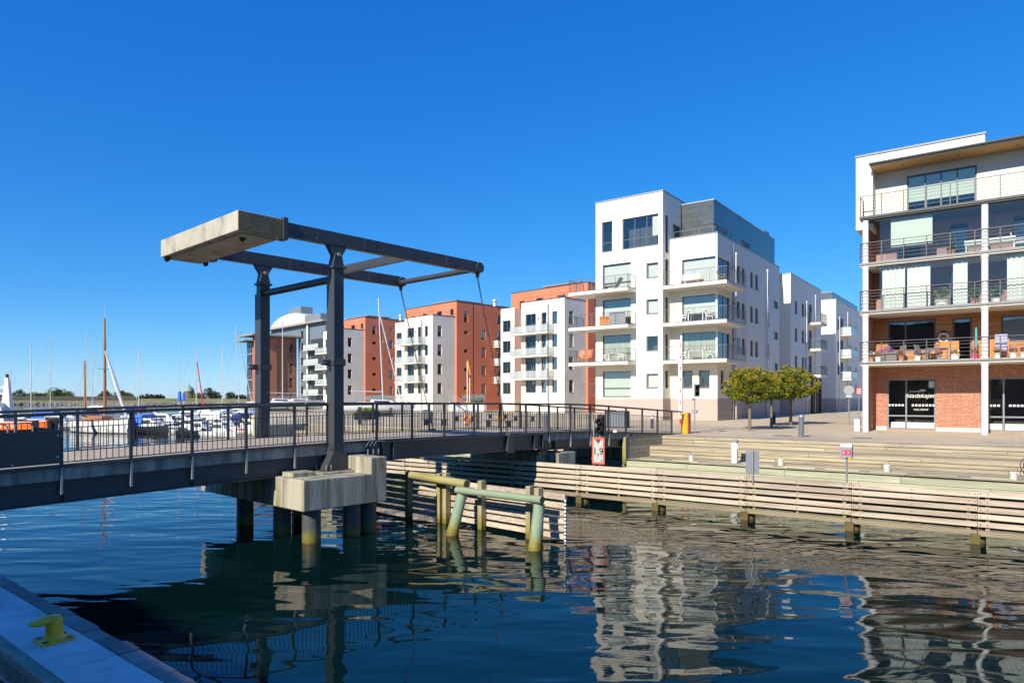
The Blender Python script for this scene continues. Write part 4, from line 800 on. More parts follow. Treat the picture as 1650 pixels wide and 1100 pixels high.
# ---------------------------------------------------------------- R: brick fronted house with balconies (frame A coordinates)
rb = E('apartment_building', FA.P(8.8, 10.95, 2.12), FA.r, 'apartment house with red brick ground floor, white columns and deep balconies', 'building')
RW, RL, RR, RS = 10.95, 8.75, 27.0, 8.40
SLZ = (6.1, 9.0, 11.72, 14.38)
gops = [(9.57, 12.05, 2.2, 5.15), (14.15, 16.75, 2.2, 5.15), (19.5, 22.0, 2.2, 5.15)]
m = MB(); facade(m, RR - RL, 2.0, 6.0, sh(gops, RL), .12, lambda x, d, z: (RL + x, RW + d, z)); m.quad((RL, RW, 2), (RL, 26, 2), (RL, 26, 14), (RL, RW, 14)); O('brick_wall', m, brick, rb)
pz = [RL + .25] + [v for o in gops for v in o[:2]] + [RR]
for i in range(0, len(pz), 2): O('plinth_strip', MB().box(pz[i], pz[i + 1], RW - .03, RW + .01, 2.1, 2.36), plaster2, rb)
O('end_return_wall', MB().box(RL - .05, RL + .12, 9.55, RW - .002, 2.1, 14.1), brick2, rb)
O('inner_wall', MB().box(RL + .3, RR - .4, RW + 2.6, 25, 2.2, 17), interior, rb)
for z in SLZ: O('inner_floor', MB().box(RL + .2, RR - .4, RW + .15, 25, z - .25, z - .02), interior, rb)
O('shop_floor', MB().box(RL + .2, RR - .4, RW + .15, 25, 2.0, 2.15), interior, rb)
# shop windows with lettering and a row of squares
for i, o in enumerate(gops):
    w_ = O('shop_window', MB(), None, rb) if False else window(rb, (o[0], RW + .06, o[2]), 0, o[1] - o[0], o[3] - o[2], mull=(.4,), trans=(.27,), sill=False, fw=.09, fmat=steel_lt if False else grey_p)
    wd = o[1] - o[0]
    for a_, b_ in ((.09, .375), (.425, .965)): O('bottom_panel', MB().box(a_ * wd, b_ * wd, -.004, .02, .1, .42), cream, w_)
    for k in range(14):
        x = .07 + k * .172
        if abs(x - .4 * wd) < .12 or x > wd - .15: continue
        O('film_square', cached(('film_square',), lambda: MB().box(0, .115, .018, .024, 0, .115), flat('frosted film', (.62, .68, .66), .6)), None, w_, (x, 0, 1.36))
    if i == 0:
        O('shop_lettering', text_mesh('Stadskajen', .36, .3, .003, 0), white_p, w_, (wd * .69, .016, 1.86))
        O('shop_lettering', text_mesh('SALONG', .13, 0, .003), white_p, w_, (wd * .56, .016, 2.17))
        O('shop_lettering', text_mesh('0456-402040', .135, 0, .003), white_p, w_, (wd * .70, .016, 1.12))
        m = MB(); cx, cz = wd * .73, 2.2
        for k in range(9):
            t = rad(20 + k * 17.5); m.quad((cx, .016, cz), (cx + .2 * math.cos(t), .016, cz + .14 * math.sin(t)), (cx + .2 * math.cos(t + .2), .016, cz + .14 * math.sin(t + .2)))
        O('shell_emblem', m, white_p, w_)
        O('window_notice', MB().box(wd - .36, wd - .1, .012, .022, 2.42, 2.8), flat('pale blue notice', (.42, .6, .66), .6), w_)
rail_d = flat('dark balcony railing', (.085, .08, .09), .45)
# columns
for x in (8.81, 14.41, 20.0, 25.6):
    c_ = O('column', MB().tube([(x, RS + .15, 2.08), (x, RS + .15, 14.12)], .155, 18), white_p, rb, smooth=True)
    for z in SLZ[:3]: O('column_collar', MB().lathe([(.165, z - .36), (.19, z - .34), (.19, z - .27), (.165, z - .25)], (x, RS + .15), 16), white_p, c_, smooth=True)
# slabs and railings
for k, z in enumerate(SLZ):
    b = O('balcony', MB().box(RL - .22, RR, RS, RW - .003, z - .22, z), darktrim if k == 3 else plaster2, rb, bevel=.01)
    if k < 3: O('soffit_panel', MB().box(RL - .2, RR, RS + .05, RW - .01, z - .235, z - .221), plaster2, b)
    m = MB(); pts = [(RL - .19, 10.3 if k == 3 else RW), (RL - .19, RS - .02), (RR, RS - .02)]
    railing(m, pts, z, 1.12, 1.06, hz=(.2, .4, .6, .8, .96), pw=.045); O('railing', m, rail_d, b)
    m = MB(); m.box(RL - .24, RR, RS - .06, RS - .003, z - .14, z - .02); O('edge_beam', m, steel_g if k < 3 else darktrim, b)
# first floor: cedar boards
fops = [(9.63, 12.05, 6.75, 8.55), (12.85, 13.76, 6.15, 8.53), (15.08, 16.7, 7.1, 8.5), (18.2, 20.4, 6.75, 8.5), (21.5, 22.4, 6.15, 8.5)]
m = MB(); facade(m, RR - RL, 6.0, 14.2, sh(fops + [(10.2, 11.3, z, z + 2.1) for z in (9.05, 11.77)] + [(12.7, 13.6, z, z + 2.1) for z in (9.05, 11.77)] + [(15.6, 17.6, z, z + 2.1) for z in (9.05, 11.77)] + [(20.2, 21.8, z, z + 2.1) for z in (9.05, 11.77)], RL), .12, lambda x, d, z: (RL + x, RW + .03 + d, z)); O('upper_wall', m, plum, rb)
for o in [(10.2, 11.3, z, z + 2.1) for z in (9.05, 11.77)] + [(12.7, 13.6, z, z + 2.1) for z in (9.05, 11.77)] + [(15.6, 17.6, z, z + 2.1) for z in (9.05, 11.77)] + [(20.2, 21.8, z, z + 2.1) for z in (9.05, 11.77)]: front_win(rb, RW + .03, o, sill=False)
for o in fops: front_win(rb, RW - .03, o, mull=(.37,) if o[1] - o[0] > 2 else (), sill=False, fw=.09, blind=blindw if o[0] == 15.08 else None)
m = MB(); z = 6.02
while z < 8.76:
    segs = [(RL + .13, RR)]
    for o in fops:
        if o[2] < z + .12 and o[3] > z:
            ns = []
            for a_, b_ in segs:
                if o[1] <= a_ or o[0] >= b_: ns.append((a_, b_)); continue
                if o[0] > a_: ns.append((a_, o[0]))
                if o[1] < b_: ns.append((o[1], b_))
            segs = ns
    for a_, b_ in segs: m.box(a_, b_, RW - .035, RW + .02, z, z + .122)
    z += .13
O('cladding_boards', m, clad, rb, kind='stuff')
O('wall_lamp', MB().box(12.32, 12.52, RW - .16, RW - .036, 7.72, 7.85), black_p, rb)
# frameless glazing and curtains on the second and third floors
for k in (1, 2):
    z0, z1 = SLZ[k], SLZ[k + 1] - .24; x = 9.5; gy = RS + .28
    O('glazing_track', MB().box(9.3, RR, gy - .03, gy + .03, z1 - .06, z1), steel_lt, rb); O('glazing_track', MB().box(9.3, RR, gy - .03, gy + .03, z0 + .002, z0 + .05), steel_lt, rb)
    while x < RR - .8:
        O('glass_panel', cached(('glass_panel', k), lambda: MB().box(.004, .876, -.006, .006, .05, z1 - z0 - .06), glass_b), None, rb, (x, gy, z0)); x += .88
def curtain(x0, x1, z0, z1, mat, wave=.05):
    m = MB(); n = max(6, int((x1 - x0) / .07))
    for i in range(n):
        a_, b_ = lerp(x0, x1, i / n), lerp(x0, x1, (i + 1) / n); ya, yb = RS + .42 + wave * math.sin(i * 1.9), RS + .42 + wave * math.sin((i + 1) * 1.9)
        m.quad((a_, ya, z0), (b_, yb, z0), (b_, yb, z1), (a_, ya, z1))
    O('curtain', m, mat, rb)
curtain(9.62, 10.75, 9.05, 11.42, cloth); curtain(10.85, 11.95, 9.05, 11.42, cloth, .02); curtain(13.0, 13.65, 9.05, 11.42, cloth, .03); curtain(15.35, 16.9, 9.05, 11.42, cloth); curtain(19.2, 22, 9.05, 11.42, cloth)
curtain(10.05, 12.05, 12.5, 14.1, blindm, .004); curtain(16.6, 18.2, 12.6, 14.1, blindm, .004)
# top floor: white wall with a recess under a pine soffit
TW = 9.4; RC = 10.35
O('top_wall', MB().box(8.17, 9.05, TW, 26, 13.86, 18.1).box(9.05, 14.4, TW, TW + .25, 17.5, 18.1).box(14.15, 14.4, TW + .25, 26, 17.3, 18.1), plaster, rb)
pops = [(10.67, 14.0, 14.45, 16.8), (16.4, 19.6, 14.45, 16.8)]
m = MB(); facade(m, RR - 9.05, 14.38, 17.3, sh(pops, 9.05), .1, lambda x, d, z: (9.05 + x, RC + d, z)); O('recess_wall', m, plaster2, rb)
for o in pops: front_win(rb, RC, o, mull=(.27, .5, .73), sill=False, fw=.07, blind=blindm, bfrac=.62)
O('eave_roof', MB().box(8.98, RR + 1, 8.78, 26, 17.28, 17.46), darktrim, rb); O('pine_soffit', MB().box(9.06, RR + 1, 8.82, RC - .003, 17.255, 17.279), soffit, rb)
O('eave_gutter', MB().tube([(8.95, 8.76, 17.40), (RR + 1, 8.76, 17.40)], .075, 8), darktrim, rb, smooth=True)
O('parapet_coping', MB().box(8.12, 14.45, TW - .06, TW + .3, 18.1, 18.2).box(8.12, 8.4, TW + .3, 26, 18.1, 18.2), grey_p, rb)
O('upper_roof', MB().box(14.4, RR, TW + .2, 25.5, 17.45, 17.75), darktrim, rb)
for x in (10.6, 13.2, 15.8): O('soffit_lamp', MB().lathe([(.06, 17.24), (.06, 17.258)], (x, 9.5), 10), black_p, rb)
shift(rb, -8.8, -10.95, -2.12)
# ---------------------------------------------------------------- balcony furniture and flowers
def at(a, b, z): return FA.P(a, b, z)
def leaves(mb, c, rx, ry, rz_, n, s, rnd, shell=.5):
    for _ in range(n):
        while True:
            p = Vector((rnd.uniform(-1, 1), rnd.uniform(-1, 1), rnd.uniform(-1, 1)))
            if shell * shell < p.length_squared < 1: break
        p = Vector((c[0] + p.x * rx, c[1] + p.y * ry, c[2] + p.z * rz_))
        u = Vector((rnd.gauss(0, 1), rnd.gauss(0, 1), rnd.gauss(0, .6))).normalized(); v_ = u.cross(Vector((rnd.gauss(0, 1), rnd.gauss(0, 1), rnd.gauss(0, 1)))).normalized(); q = s * rnd.uniform(.6, 1.3)
        mb.quad(p - u * q, p + v_ * q * .55, p + u * q, p - v_ * q * .55)
def pot(label, a, b, z, pm_, fm, r=.16, h=.24, spread=.2, group='flower pots on the first floor balcony'):
    e = E('flower_pot', at(a, b, z), FA.r, label, 'flower pot', group)
    O('pot', MB().lathe([(r * .7, 0), (r, h), (r * 1.08, h), (r * 1.08, h + .03), (r * .9, h + .03)], n=12), pm_, e, smooth=True)
    m = MB(); leaves(m, (0, 0, h + spread * .8), spread, spread, spread * .8, 70, .05, rng, 0); O('foliage', m, leaf_g, e)
    m = MB(); leaves(m, (0, 0, h + spread * 1.1), spread * 1.1, spread * 1.1, spread * .7, 60, .04, rng, .55); O('flowers', m, MATS[fm], e)
Z1 = 6.1
for lb, a, pmt, fm, r in (('terracotta pot with white flowers by the left column', 9.05, terra, 'white petals', .15), ('white pot with pink flowers near the balcony\'s left corner', 9.4, white_p, 'pink petals', .17), ('terracotta pot with red flowers in front of the grey armchair', 10.55, terra, 'red petals', .14), ('white pot with violet flowers below the wide balcony window', 11.35, white_p, 'violet petals', .17), ('grey pot with violet flowers left of the orange cabinet', 12.35, grey_p, 'violet petals', .13), ('wide cream pot with white and pink flowers before the orange cabinet', 13.05, cream, 'white petals', .27), ('pink pot with red flowers in front of the balcony door', 13.95, pink, 'red petals', .17), ('cream pot with orange flowers just left of the middle column', 14.05 + .9, cream, 'orange petals', .15), ('white pot with violet flowers just right of the middle column', 15.6, white_p, 'violet petals', .16), ('white pot with pink flowers below the coral chair', 16.05, white_p, 'pink petals', .17), ('white pot with red flowers right of the coral chair', 16.75, white_p, 'red petals', .17)):
    pot(lb, a, RS + .42, Z1, pmt, fm, r)
def chair(label, a, b, z, rz, mat, cush=None, group=None, back=.95, name='armchair'):
    e = E(name, at(a, b, z), FA.r + rz, label, 'chair', group)
    O('seat', MB().box(-.26, .26, -.26, .26, .38, .45), cush or mat, e, bevel=.02)
    O('backrest', MB().hexa([(-.26, .22, .45), (.26, .22, .45), (.26, .28, .45), (-.26, .28, .45), (-.27, .38, back), (.27, .38, back), (.27, .43, back), (-.27, .43, back)]), cush or mat, e, bevel=.02)
    for x in (-.26, .26):
        for y_ in (-.24, .24): O('leg', MB().box(x - .02, x + .02, y_ - .02, y_ + .02, 0, .4), mat, e)
        O('armrest', MB().box(x - .03, x + .03, -.26, .28, .62, .65).box(x - .02, x + .02, -.24, -.2, .4, .62), mat, e)
    return e
def table(label, a, b, z, w_, d, mat, cloth_=None, rz=0):
    e = E('table', at(a, b, z), FA.r + rz, label, 'table')
    O('table_top', MB().box(-w_ / 2, w_ / 2, -d / 2, d / 2, .7, .74), mat, e, bevel=.01)
    for x in (-1, 1):
        for y_ in (-1, 1): O('leg', MB().box(x * (w_ / 2 - .06) - .025, x * (w_ / 2 - .06) + .025, y_ * (d / 2 - .06) - .025, y_ * (d / 2 - .06) + .025, 0, .7), mat, e)
    if cloth_: O('tablecloth', MB().box(-w_ / 2 - .02, w_ / 2 + .02, -d / 2 - .02, d / 2 + .02, .5, .755), cloth_, e, bevel=.02)
    return e
chair('low grey wicker armchair at the left of the first floor balcony', 10.15, 9.9, Z1, rad(-60), wicker); chair('grey wicker armchair leaning back before the wide window', 11.55, 9.8, Z1, rad(70), wicker)
chair('armchair with a lavender back behind the middle column', 15.1, 9.3, Z1, rad(180), wicker, lav, back=1.25); chair('tall coral backed chair on the first floor balcony', 16.4, 9.3, Z1, rad(180), wicker, coral, back=1.35)
table('white garden table right of the coral chair', 17.35, 9.7, Z1, 1.3, .8, white_p); table('grey wicker coffee table before the wide window', 12.2, 10.2, Z1, 1.0, .6, wicker)
for lb, a in (('orange stained wooden cabinet under the lifebuoy', 12.75), ('orange wooden cabinet by the middle column', 15.0)):
    e = E('cabinet', at(a, 10.3, Z1), FA.r, lb, 'cabinet'); O('carcass', MB().box(-.45, .45, -.22, .22, 0, 1.1), wood_or, e, bevel=.01)
    for x in (-.44, .01): O('door', MB().box(x, x + .43, -.245, -.221, .06, 1.06), wood_or, e)
e = E('cabinet', at(9.75, 9.7, Z1), FA.r, 'low dark planter box with violet flowers at the balcony corner', 'planter'); O('box', MB().box(-.5, .5, -.2, .2, 0, .55), wicker, e); m = MB(); leaves(m, (0, 0, .68), .5, .22, .18, 160, .05, rng, 0); O('flowers', m, MATS['violet petals'], e)
e = E('lifebuoy', at(12.42, RW - .1, 7.45), FA.r, 'white ring lifebuoy hung on the cedar wall', 'lifebuoy'); O('ring', MB().ring((0, 0, 0), .24, .06, n=24, m=8), white_p, e, smooth=True); O('rope', MB().ring((0, -.03, 0), .31, .012, n=24, m=5), navy, e)
e = E('parasol', at(14.0, 9.6, Z1), FA.r, 'slim folded turquoise parasol by the balcony door', 'parasol'); O('pole', MB().tube([(0, 0, 0), (0, 0, 1.0)], .02, 6), white_p, e); O('folded_cover', MB().lathe([(.03, .55), (.06, .7), (.05, 1.6), (.01, 1.75)], n=8), flat('turquoise canvas', (.06, .42, .5), .8), e)
# second floor planters, third floor table
def planter(label, a, z, pm_, r, h):
    e = E('potted_plant', at(a, RS + .75, z), FA.r, label, 'plant'); O('pot', MB().lathe([(r * .75, 0), (r, h), (r * 1.05, h), (r * .9, h - .03)], n=14), pm_, e, smooth=True); m = MB(); leaves(m, (0, 0, h + .3), r * 1.1, r * 1.1, .38, 130, .1, rng, 0); O('foliage', m, leaf_g, e)
planter('wide cream bowl of green plants on the second floor balcony', 12.45, 9.0, cream, .36, .4); planter('small potted shrub left of the middle column on the second floor', 13.95, 9.0, terra, .22, .3); planter('bushy green plant right of the middle column on the second floor', 14.9, 9.0, white_p, .26, .3); planter('potted plant on the third floor behind glass', 12.9, 11.72, terra, .2, .3)
table('long table under a white cloth on the third floor balcony', 14.6, 9.6, 11.72, 2.2, .8, white_p, cloth); chair('white chair at the cloth covered table on the third floor', 15.9, 9.6, 11.72, rad(90), white_p)
# furniture on the large white house
for k, (lb, a, b, z, rz) in enumerate((('orange wooden chair at the end of the left first floor balcony', -14.4, 16.1, 7.03, .3), ('orange wooden chair beside the tower corner on the left balcony', -13.75, 16.1, 7.03, -.2))): chair(lb, a, b, z, rz, flat('orange painted wood', (.62, .2, .06), .6), name='chair', back=1.15)
e = E('sun_lounger', at(-11.3, 16.0, 13.03), FA.r, 'brown deck lounger on the top left balcony of the tower', 'lounger'); O('seat', MB().box(-.7, .35, -.28, .28, .3, .36), wicker, e); O('backrest', MB().hexa([(.35, -.28, .3), (.42, -.28, .3), (.42, .28, .3), (.35, .28, .3), (.8, -.28, .95), (.87, -.28, .95), (.87, .28, .95), (.8, .28, .95)]), wicker, e)
for x in (-.6, .3): O('leg', MB().box(x, x + .05, -.28, .28, 0, .3), wicker, e)
e = E('garden_bench', at(-5.2, 17.7, 13.05), FA.r, 'pale wooden bench on the top right balcony of the white house', 'bench'); O('seat', MB().box(-.75, .75, -.25, .2, .4, .46), cream, e); O('backrest', MB().box(-.75, .75, .18, .25, .5, .95), cream, e)
for x in (-.7, .64): O('leg', MB().box(x, x + .06, -.22, .2, 0, .4), wood_or, e)
for z, lb in ((10.05, 'second'), (7.05, 'first')):
    table('white garden table on the %s floor balcony of the white house' % lb, -4.6, 17.5, z, 1.3, .7, white_p)
    chair('white chair left of the table on the %s floor balcony' % lb, -5.7, 17.5, z, rad(-90), white_p, name='chair'); chair('white chair right of the table on the %s floor balcony' % lb, -3.5, 17.5, z, rad(90), white_p, name='chair')
chair('grey reclining chair at the corner of the top right balcony', -2.7, 17.9, 13.05, rad(120), wicker, name='chair')
e = tag(O('storage_box', MB().box(-.5, .5, -.25, .25, 0, .85), wood_or, None, at(-12.0, 16.2, 10.03), FA.r, bevel=.01), 'wooden storage box on the left second floor balcony', 'box'); O('lid', MB().box(-.52, .52, -.27, .27, .85, .89), wood_or, e)
e = tag(O('privacy_screen', MB().box(-.75, .75, -.03, .03, 0, 1.05), panelgrey, None, at(-10.6, 15.5, 10.03), FA.r), 'grey screen on the left second floor balcony rail', 'screen')
table('small table on the left first floor balcony', -11.2, 16.0, 7.03, .8, .6, white_p); chair('pale garden chair on the left first floor balcony before the curtain', -12.0, 16.0, 7.03, rad(-90), white_p, name='chair'); chair('pale garden chair on the left first floor balcony beside the plants', -10.4, 16.0, 7.03, rad(90), white_p, name='chair')
# ---------------------------------------------------------------- trees on the plaza
def globe_tree(label, x, y, z, hc, rx, rz_, trunk_r, seed, lean=0):
    r_ = random.Random(seed); e = E('globe_tree', (x, y, z), 0, label, 'tree', 'small round headed trees on the plaza')
    base = hc - rz_ * .75
    t = MB(); t.tube([(0, 0, -.1), (lean * .3, 0, base * .5), (lean, 0, base), (lean, 0, hc)], [trunk_r * 1.25, trunk_r, trunk_r * .85, trunk_r * .5], 9)
    for k in range(9):
        a = k * 2.4; l_ = r_.uniform(.5, .85); st_ = base - .05 + r_.uniform(0, .35)
        t.tube([(lean, 0, st_), (lean + math.cos(a) * rx * l_ * .5, math.sin(a) * rx * l_ * .5, st_ + .4), (lean + math.cos(a) * rx * l_, math.sin(a) * rx * l_, hc + r_.uniform(-.3, .5) * rz_)], [trunk_r * .45, trunk_r * .3, .012], 6)
    O('trunk', t, bark, e, smooth=True)
    g, yl, og = MB(), MB(), MB()
    for k in range(230):
        u = r_.uniform(-.86, 1); a = r_.uniform(0, 6.283); q = math.sqrt(max(0, 1 - u * u)); rr = r_.uniform(.5, 1.0) * (1 + .16 * math.sin(a * 3 + seed) * q)
        p = (lean + math.cos(a) * q * rx * rr, math.sin(a) * q * rx * rr, hc + u * rz_ * (rr if u > 0 else .6)); cs = r_.uniform(.15, .28)
        leaves(g, p, cs * 1.1, cs * 1.1, cs * .75, 44, .066, r_, .1); leaves(yl, (p[0], p[1], p[2] + cs * .35), cs * .95, cs * .95, cs * .5, 18, .055, r_, .1)
        if rr > .7: leaves(og, (p[0] + math.cos(a) * .05, p[1] + math.sin(a) * .05, p[2] + cs * .7), cs * .5, cs * .5, cs * .3, 13, .048, r_, 0)
    O('crown', g, leaf_g, e); O('crown_yellow', yl, leaf_y, e); O('leaf_tips', og, leaf_o, e); return e  # yellow-green leaves are a leaf colour of their own
globe_tree('round headed tree with orange leaf tips nearest the corner of the white house', 14.12, 40.55, 2.12, 2.45, 1.45, 1.28, .085, 1)
globe_tree('smaller round headed tree standing behind and between the other two', 17.1, 45.0, 2.16, 2.4, 1.15, 1.1, .08, 2)
globe_tree('right hand round headed tree with the tallest crown', 18.9, 46.3, 2.19, 2.6, 1.55, 1.35, .095, 3)
# ---------------------------------------------------------------- plaza furniture
e = E('bollard', FA.P(7.18, .7, 2.12), FA.r, 'slate blue round bollard with a pale conical cap at the top of the steps', 'bollard'); O('shaft', MB().lathe([(.13, 0), (.125, .95)], n=18), boll_m, e, smooth=True); O('collar', MB().lathe([(.15, .95), (.15, 1.0)], n=18), grey_p, e, smooth=True); O('cap', MB().lathe([(.16, 1.0), (.15, 1.05), (.02, 1.12)], n=18), steel_lt, e, smooth=True)
e = E('bollard', FA.P(2.3, 13.75, 2.19), FA.r, 'dark bollard with a small round head between the tree trunks', 'bollard'); O('shaft', MB().lathe([(.15, 0), (.14, .62), (.11, .66)], n=16), flat('bottle dark paint', (.02, .028, .035), .4), e, smooth=True); O('head', MB().lathe([(.09, .66), (.16, .70), (.16, .82), (.03, .9)], n=16), boll_m, e, smooth=True)
e = E('bollard', FA.P(-2.76, 5.15, 2.12), FA.r, 'blue bollard with a white band seen through the end of the bridge railing', 'bollard'); O('shaft', MB().lathe([(.09, 0), (.09, .8)], n=14), flat('deep blue paint', (.04, .05, .14), .45), e, smooth=True); O('white_band', MB().lathe([(.092, .62), (.092, .78)], n=14), white_p, e); O('cap', MB().lathe([(.09, .8), (.02, .84)], n=14), black_p, e)
e = E('service_post', FA.P(5.63, -4.57, 1.15), FA.r, 'white square service pillar with side sockets on the lowest step', 'pillar'); O('pillar_body', MB().box(-.11, .11, -.1, .1, 0, 1.0), white_p, e, bevel=.01); O('pillar_cap', MB().box(-.12, .12, -.11, .11, .9, 1.02), trim, e, bevel=.008)
for s in (-1, 1):
    for z in (.62, .76): O('socket', MB().box(s * .11, s * .155, -.05, .05, z, z + .09), white_p, e, bevel=.01)
lights = ((3.79, -4.98, 'nearest the bridge'), (7.62, -4.68, 'behind the grey sign back'), (11.62, -4.79, 'right of the red information box'), (15.59, -5.16, 'beside the looped hose'))
for a, b, t in lights:
    e = E('step_light', FA.P(a, b, 1.15), FA.r, 'short pale cylinder light on the step ' + t, 'light', 'cylinder lights on the steps'); O('drum', MB().lathe([(.12, 0), (.12, .24)], n=18), flat('pale light housing', (.55, .53, .48), .6), e, smooth=True); O('cap', MB().lathe([(.125, .24), (.125, .27), (.1, .285)], n=18), conc_slab, e, smooth=True)
for a, b in ((9.8, 1.2), (6.2, 1.0)):
    e = tag(O('manhole_cover', MB().lathe([(.45, 0), (.45, .012)], n=20), flat('iron cover', (.12, .11, .10), .7), None, FA.P(a, b, 2.118), 0), 'round manhole cover in the paving ' + ('right of' if a > 8 else 'left of') + ' the slate blue bollard', 'manhole cover'); O('rim', MB().ring((0, 0, .012), .44, .012, 'z', 20, 4), grey_p, e)
# things on the long fender wall (b = -12.03)
e = E('height_sign', FA.P(2.92, -12.1, 1.4), FA.r, 'red bordered sign reading 1,9 on a post of the fender wall', 'sign')
O('post', MB().tube([(-.24, .1, -.2), (-.24, .1, 1.75)], .028, 8), steel_lt, e, smooth=True); O('post', MB().tube([(.02, .1, -.2), (.02, .1, 1.35)], .025, 8), steel_lt, e, smooth=True)
bd = O('sign_board', MB().box(-.26, .28, 0, .03, .12, 1.14), redsign, e, bevel=.006); O('sign_field', MB().box(-.195, .215, -.006, .001, .2, 1.06), flat('dull white sign face', (.46, .46, .45), .5), bd)
O('arrow', MB().xz([(-.12, 1.06), (.14, 1.06), (.01, .9)], -.011, -.007), flat('brown arrow', (.11, .05, .04), .6), bd); O('sign_text', text_mesh('1,9', .38, 0, .003, .003), black_p, bd, (.01, -.009, .48)); O('sign_label', MB().box(.13, .18, -.011, -.007, .23, .29), black_p, bd)
for z in (.3, .9): O('clamp', MB().box(-.3, -.18, .03, .13, z, z + .06), steel_lt, e)
e = E('boat_signal', FA.P(2.95, -12.0, 2.6), FA.r, 'black two lamp boat signal above the height sign', 'traffic light')
O('bracket', MB().tube([(-.27, .0, .35), (-.05, .0, .4), (-.0, .0, .4)], .018, 6).tube([(0, 0, -.1), (0, 0, .1)], .025, 6), steel_lt, e); O('housing', MB().box(-.11, .11, -.05, .1, .08, .74), black_p, e, bevel=.02); O('back_board', MB().box(-.16, .16, .1, .115, .02, .8), black_p, e)
for z in (.24, .56): 
    l_ = O('lens', MB().tube([(0, -.04, z), (0, -.06, z)], .09, 14), flat('dark lens', (.03, .03, .03), .2), e); O('visor', MB().tube([(.0, -.05, z), (.03, -.24, z - .01)], [.11, .105], 14, cap=False), black_p, l_)
O('cable', MB().tube([(0, 0, .05), (.2, .05, .0), (.5, .05, .16), (.62, .05, .2)], .012, 5), black_p, e); O('camera_head', MB().box(.56, .7, 0, .1, .14, .22), white_p, e)
e = E('sign_back', FA.P(8.67, -12.08, 1.42), FA.r + rad(28), 'folded plain grey sign seen from behind on the fender wall', 'sign'); O('panel', MB().box(-.21, -.01, 0, .02, .12, .86), panelgrey, e); O('panel', MB().box(.01, .21, 0, .02, .12, .86), panelgrey, e); O('post', MB().tube([(0, -.04, -.2), (0, -.04, .88)], .03, 8), steel_lt, e, smooth=True)
e = E('information_box', FA.P(11.46, -12.0, 1.4), FA.r, 'grey box with a red notice on a slim post of the fender wall', 'sign'); O('post', MB().tube([(.02, 0, -.2), (.02, 0, .82)], .03, 8), steel_lt, e, smooth=True); bx_ = O('box', MB().box(-.17, .18, -.1, .1, .8, 1.14), panelgrey, e, bevel=.01); O('notice', MB().box(-.11, .16, -.106, -.101, .89, 1.04), flat('red notice', (.6, .03, .08), .5), bx_)
for k in (-.05, .08): O('notice_lines', MB().box(k - .03, k + .03, -.109, -.107, .93, 1.0), flat('pink notice print', (.75, .35, .4), .5), bx_)
O('glass_top', MB().box(-.15, .17, -.08, .08, 1.14, 1.22), white_p, bx_); O('lamp', MB().box(.08, .17, -.12, -.03, .72, .8), orange_p, bx_)
# hoses and ladder hoops at the right edge
e = E('hose_coil', FA.P(15.85, -3.9, 1.15), FA.r, 'dark blue hose looped beside the last step light', 'hose'); 
for k in range(3): O('hose_loop', MB().ring((.3 + k * .07, .05 * k, .42 + .02 * k), .36 - k * .03, .014, 'y', 24, 5, -60, 240), navy, e, smooth=True)
e = E('ladder_handle', FA.P(15.95, -11.9, 1.4), FA.r, 'black curved ladder handrail on the fender wall at the right edge', 'handrail'); O('hoop', MB().tube([(0, 0, -.3), (0, 0, .12), (.05, 0, .24), (.16, 0, .29), (.34, 0, .29)], .02, 8), black_p, e, smooth=True); O('hoop', MB().tube([(0, .4, -.3), (0, .4, .12), (.05, .4, .24), (.16, .4, .29), (.34, .4, .29)], .02, 8), black_p, e, smooth=True)
# barrier and signal at the bridge end
e = E('barrier', FA.P(1.35, .45, 2.12), FA.r, 'orange barrier box with its red and white boom raised upright', 'barrier'); O('housing', MB().box(-.2, .16, -.2, .2, 0, 1.12), orange_p, e, bevel=.02); O('side_panel', MB().box(.161, .2, -.17, .17, .03, 1.1), redsign, e)
bm2 = O('boom', MB().box(-.30, -.2, -.05, .05, .75, 5.3), white_p, e)
for i in range(7): O('boom_band', MB().box(-.304, -.246, -.054, .054, .95 + i * .62, 1.15 + i * .62), red_p, bm2)
O('boom_skirt', MB().box(-.43, -.31, -.02, .02, .9, 4.4), flat('white mesh skirt', (.66, .66, .64), .7), bm2); O('boom_foot', MB().box(-.34, -.2, -.08, .08, .5, .8), red_p, bm2)
e = E('traffic_light', FA.P(1.72, .75, 2.12), FA.r, 'black two lamp road signal on a grey pole beside the raised barrier', 'traffic light'); O('pole', MB().tube([(0, 0, 0), (0, 0, 2.75)], .035, 8), steel_lt, e, smooth=True); O('housing', MB().box(.06, .26, -.12, .08, 2.0, 2.65), black_p, e, bevel=.02)
for z in (2.17, 2.48): O('visor', MB().tube([(.16, -.1, z), (.26, -.3, z - .01)], [.1, .1], 12, cap=False), black_p, e)
O('clamp', MB().box(-.14, .14, -.06, .06, 1.1, 1.28), steel_lt, e); O('red_mark', MB().box(-.12, -.04, -.05, .0, 1.78, 1.9), red_p, e)
e = E('round_sign', FA.P(6.31, 17.9, 2.25), FA.r, 'back of a round grey traffic sign on a thin pole at the street corner', 'sign'); O('pole', MB().tube([(0, 0, 0), (0, 0, 2.75)], .035, 8), steel_lt, e, smooth=True); O('disc', MB().tube([(0, -.05, 2.35), (0, -.02, 2.35)], .33, 24), panelgrey, e); O('plate', MB().box(-.2, .2, -.05, -.03, 1.85, 2.0), flat('pale sign plate', (.45, .5, .4), .6), e)
e = E('parking_sign', FA.P(6.9, 18.18, 2.26), FA.r, 'small red and white square sign on a thin pole beside the round sign', 'sign'); O('pole', MB().tube([(0, 0, 0), (0, 0, 2.5)], .03, 8), steel_lt, e, smooth=True); sp_ = O('plate', MB().box(-.16, .16, -.05, -.03, 2.05, 2.5), red_p, e)
